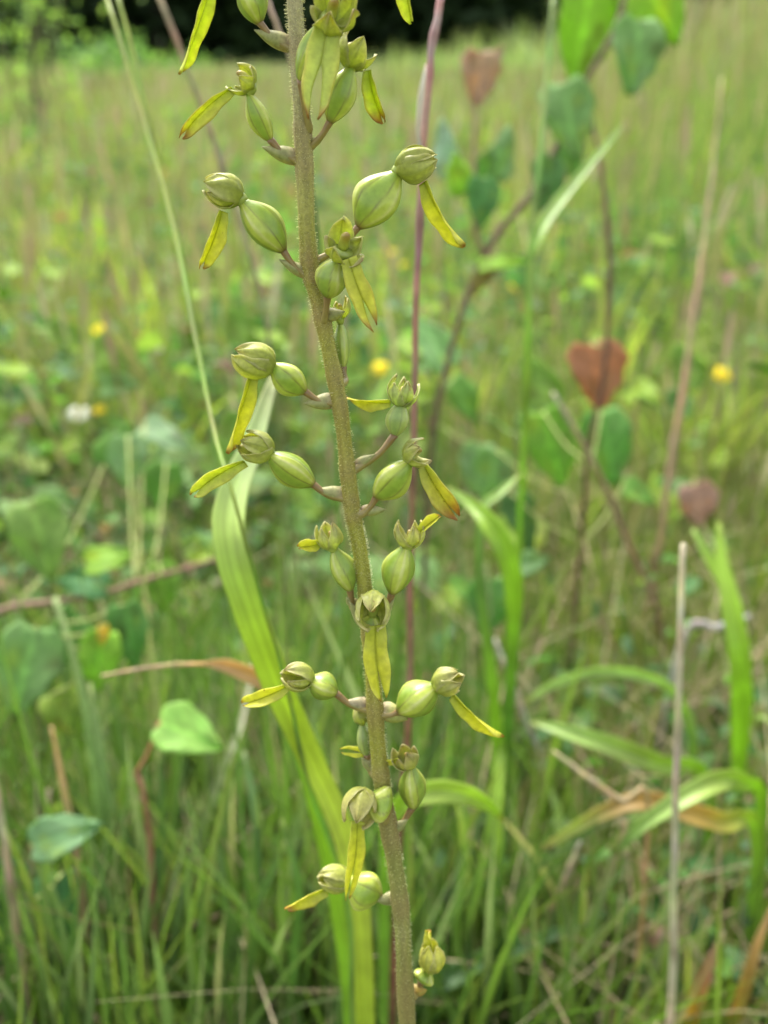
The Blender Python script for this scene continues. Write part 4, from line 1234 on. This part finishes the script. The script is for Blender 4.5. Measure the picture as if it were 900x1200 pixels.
UPH = (0, 1, .25)
FL = [
 dict(at=(341, 58), ob=(303, 25), ot=(284, -28), ow=36, hc=(262, -42), hr=22, hd=(-.9, .1, .3), lip=((249, -22), (212, 88), 28), bract=((298, 35), 19), roll=.45, bend=-.06, fold=.5, brown=.05, lipcol=(0.546, 0.605, 0.042)),
 dict(at=(350, 190), ob=(316, 163), ot=(291, 110), ow=26, hc=(280, 90), hr=22, hd=(-.75, .55, .35), lip=((272, 103), (213, 165), 23), bract=((307, 172), 19), opn=112, hw=.78, brown=.18, roll=.6, bend=.04, lipcol=(0.527, 0.545, 0.084)),
 dict(at=(361, 325), ob=(330, 291), ot=(284, 236), ow=43, hc=(263, 224), hr=22, hd=(-.85, .25, .2), lip=((260, 247), (237, 316), 25), bract=((327, 304), 15), roll=.45, bend=-.03),
 dict(at=(362, 150), ob=(352, 92), ot=(372, 30), ow=26, hc=(392, 8), hr=31, hd=(.10, .35, 1), lip=((384, 32), (367, 140), 44), zs=(6, 20, 45, 62, 85), opn=122, hw=.80, lobes=.42, fold=.10, roll=0.1, brown=.16, gap=.52, wb=.8, phi0=0.3, lipcol=(0.507, 0.564, 0.126)),
 dict(at=(364, 172), ob=(388, 140), ot=(412, 78), ow=36, hc=(420, 58), hr=25, hd=(.45, .85, .1), lip=((432, 82), (450, 145), 23), bract=((380, 160), 10), zs=(0, 10, 14, 10, 0), opn=118, hw=.88, brown=.28, roll=-.5, bend=.06, lipcol=(0.488, 0.564, 0.034)),
 dict(at=(372, 305), ob=(423, 262), ot=(466, 203), ow=53, hc=(486, 192), hr=23, hd=(.88, .25, .2), lip=((497, 213), (546, 289), 28), zs=(-4, -2, 2, 6, 2), roll=-.45, bend=.04, brown=.06),
 dict(at=(380, 375), ob=(384, 346), ot=(398, 303), ow=38, hc=(406, 282), hr=29, hd=(.2, .3, 1), lip=((408, 303), (441, 388), 30), bract=((404, 365), 16), zs=(8, 22, 34, 50, 58), opn=108, hw=.74, lobes=.62, fold=.2, roll=.15, brown=.2, gap=.4, wb=.7, phi0=.1),
 dict(at=(404, 446), ob=(402, 430), ot=(399, 378), ow=21, hc=(397, 359), hr=15, hd=(0, 1, .2), lip=((390, 372), (372, 380), 10), zs=(-12, -16, -16, -14, -25), opn=128, hw=.78, dull=.3),
 dict(at=(395, 474), ob=(356, 458), ot=(318, 428), ow=36, hc=(299, 422), hr=24, hd=(-.85, .25, .35), lip=((296, 438), (266, 531), 27), bract=((356, 473), 20), roll=.4, bend=-.02, brown=.1),
 dict(at=(405, 585), ob=(365, 566), ot=(314, 532), ow=37, hc=(300, 523), hr=21, hd=(-.85, .3, .2), lip=((287, 541), (225, 584), 24), bract=((368, 573), 18), roll=.6, bend=.06, fold=.7, brown=.05, lipcol=(0.488, 0.534, 0.067)),
 dict(at=(420, 548), ob=(463, 509), ot=(470, 471), ow=27, hc=(472, 457), hr=20, hd=(0, 1, .1), lip=((458, 472), (405, 467), 19), bract=((440, 532), 13), zs=(-2, 0, 0, 0, -24), opn=140, dull=.45, roll=.3, hw=.88, sep=(0.402, 0.484, 0.134), tip=(0.555, 0.575, 0.252)),
 dict(at=(425, 602), ob=(442, 581), ot=(480, 541), ow=39, hc=(491, 531), hr=19, hd=(.9, .25, .2), lip=((497, 545), (537, 610), 28), bract=((452, 597), 14), zs=(4, 8, 10, 12, 8), opn=128, lobes=.72, brown=.35, roll=-.35, bend=.06, lipcol=(0.488, 0.463, 0.067), tip=(0.479, 0.444, 0.185)),
 dict(at=(414, 712), ob=(410, 690), ot=(392, 643), ow=31, hc=(385, 627), hr=18, hd=(-.2, 1, .2), lip=((374, 637), (349, 642), 17), bract=((406, 700), 12), zs=(-2, 0, 2, 4, 22), opn=140, roll=.3, sep=(0.440, 0.494, 0.118), tip=(0.613, 0.575, 0.252), hw=.88, dull=.1),
 dict(at=(444, 730), ob=(460, 693), ot=(476, 640), ow=38, hc=(480, 624), hr=19, hd=(.1, 1, .2), lip=((492, 623), (516, 604), 15), zs=(2, 4, 6, 6, 14), opn=138, roll=.4, sep=(0.450, 0.484, 0.118), tip=(0.613, 0.564, 0.244), hw=.82, bract=((462, 702), 12)),
 dict(at=(432, 740), ob=(434, 734), ot=(437, 722), ow=28, hc=(437, 715), hr=23, hd=(.08, -.72, .68), lip=((440, 733), (450, 822), 33), zs=(8, 14, 22, 34, 42), opn=152, hw=.88, lobes=.62, fold=.12, roll=.12, brown=.05, gap=.25, wb=.75, phi0=0, sep=(0.490, 0.516, 0.120), tip=(0.638, 0.600, 0.240), bract=((409, 705), 14)),
 dict(at=(431, 832), ob=(393, 812), ot=(362, 796), ow=33, hc=(350, 793), hr=18, hd=(-.85, .25, .3), lip=((338, 803), (284, 828), 21), bract=((402, 822), 18), roll=.5, fold=.7, brown=.06, tip=(0.498, 0.444, 0.235), pale=(0.353, 0.302, 0.185)),
 dict(at=(446, 838), ob=(469, 833), ot=(512, 804), ow=43, hc=(525, 799), hr=19, hd=(.85, .3, .25), lip=((530, 815), (592, 866), 22), bract=((478, 843), 24), zs=(2, 6, 8, 10, 4), roll=-.5, bend=.04, brown=.04, opn=148, tip=(0.518, 0.444, 0.202), pale=(0.336, 0.353, 0.084)),
 dict(at=(436, 905), ob=(430, 884), ot=(424, 848), ow=20, hc=(423, 838), hr=11, hd=(-.2, 1, 0), lip=((428, 884), (398, 880), 16), bract=((424, 888), 14), zs=(-14, -14, -14, -14, -14), dull=.5, lobes=.1, gap=.5, fold=.1),
 dict(at=(456, 978), ob=(484, 945), ot=(482, 898), ow=32, hc=(475, 887), hr=17, hd=(-.35, .85, .4), lip=((468, 890), (450, 890), 12), bract=((478, 960), 14), zs=(-2, -2, 0, 4, 0), opn=138, sep=(0.326, 0.362, 0.084), tip=(0.459, 0.383, 0.151)),
 dict(at=(452, 962), ob=(456, 945), ot=(433, 938), ow=42, hc=(422, 946), hr=23, hd=(-.40, -.75, .55), lip=((419, 962), (407, 1056), 24), zs=(10, 16, 24, 32, 34), opn=150, lobes=.55, fold=.25, roll=.2, brown=.06, gap=.28, wb=.7, sep=(0.440, 0.454, 0.101), tip=(0.594, 0.504, 0.218)),
 dict(at=(463, 1058), ob=(444, 1050), ot=(408, 1032), ow=46, hc=(393, 1030), hr=19, hd=(-.85, .3, .2), lip=((383, 1043), (334, 1065), 22), bract=((440, 1055), 18), zs=(-10, -14, -16, -16, -16), roll=.5, brown=.22, tip=(0.459, 0.424, 0.168)),
 dict(at=(486, 1166), ob=(494, 1150), ot=(502, 1138), ow=26, hc=(506, 1122), hr=18, hd=(.1, 1, .1), lip=((505, 1112), (504, 1090), 16), bract=((500, 1160), 16), zs=(-8, -10, -10, -8, -8), opn=150, sep=(0.440, 0.444, 0.084), tip=(0.575, 0.564, 0.101), pale=(0.420, 0.286, 0.042)),
 dict(at=(348, -30), ob=(412, -48), ot=(448, -62), ow=44, hc=(466, -62), hr=22, hd=(.85, .25, .2), lip=((474, -42), (482, 28), 22), zs=(0, 4, 6, 8, 4), roll=-.4, brown=.0, lipcol=(0.546, 0.605, 0.042)),
 dict(at=(342, -80), ob=(322, -108), ot=(300, -150), ow=38, hc=(290, -165), hr=22, hd=(-.7, .5, .3), lip=((280, -150), (262, -85), 22), bract=((312, -105), 16)),
 dict(at=(340, -120), ob=(362, -150), ot=(376, -190), ow=34, hc=(384, -206), hr=20, hd=(.5, .8, .3), lip=((394, -190), (412, -130), 20)),
]
def stem_mesh():
    mb = MB()
    T = tangents(stem_pts)
    nodes = [min(range(NST), key=lambda k: (stem_pts[k] - Q(*d['at'])).length) for d in FL]
    ns = 24
    V, Fc, C = [], [], []
    spots = [(rnd.randrange(NST), rnd.uniform(0, 6.28), rnd.uniform(2, 7), rnd.uniform(.1, .4)) for _ in range(45)]
    for i in range(NST):
        a = (RT - T[i] * RT.dot(T[i])).normalized(); b = T[i].cross(a)
        nd = min(abs(i - k) for k in nodes)
        sw = 1 + .16 * math.exp(-(nd / 2.2) ** 2)
        for k in range(ns):
            th = 2 * math.pi * k / ns
            r = stem_rad[i] * sw * (1 + .035 * math.cos(5 * th + i * .03) + .02 * math.cos(9 * th - i * .05) + .012 * math.sin(i * .7 + 2 * th))
            V.append(stem_pts[i] + a * math.cos(th) * r + b * math.sin(th) * r)
            c = stem_col[i]
            c = tuple(x * (1 + .10 * math.cos(5 * th + i * .03 + .6) + .05 * math.sin(i * .31 + 3 * th)) for x in c)
            c = lerp(c, (0.22, .14, .07), .42 * math.exp(-(nd / 2.6) ** 2))
            for si, sth, sl, sa in spots:
                di = abs(i - si)
                if di < 12:
                    dt = abs((th - sth + math.pi) % (2 * math.pi) - math.pi)
                    c = lerp(c, (0.20, .11, .05), sa * math.exp(-(di / sl) ** 2 - (dt / .5) ** 2))
            C.append(c)
    for i in range(NST - 1):
        for k in range(ns):
            k2 = (k + 1) % ns
            Fc.append((i * ns + k, i * ns + k2, (i + 1) * ns + k2, (i + 1) * ns + k))
    Fc.append(tuple(range(ns))[::-1]); Fc.append(tuple((NST - 1) * ns + k for k in range(ns)))
    mb.add(V, Fc, C)
    mb.build('stem', M_STEM, orchid)
stem_mesh()
for i, d in enumerate(FL):
    flower(i, **d)
# pale sheath ring low on the stem, at the foot of the lowest flower
mb = MB()
rp = [Q(475.3, 1165).lerp(Q(476.3, 1179), t / 6) for t in range(7)]
tube(mb, rp, [m_(18.5, 1172) / 2 * x for x in (1.02, 1.08, 1.14, 1.15, 1.12, 1.17, 1.03)], [(0.27, .25, .10), (.3, .28, .12), (.3, .28, .12), (.28, .26, .11), (.26, .24, .09), (.24, .21, .07), (.18, .17, .05)], 18)
mb.build('sheath', M_STEM, orchid)
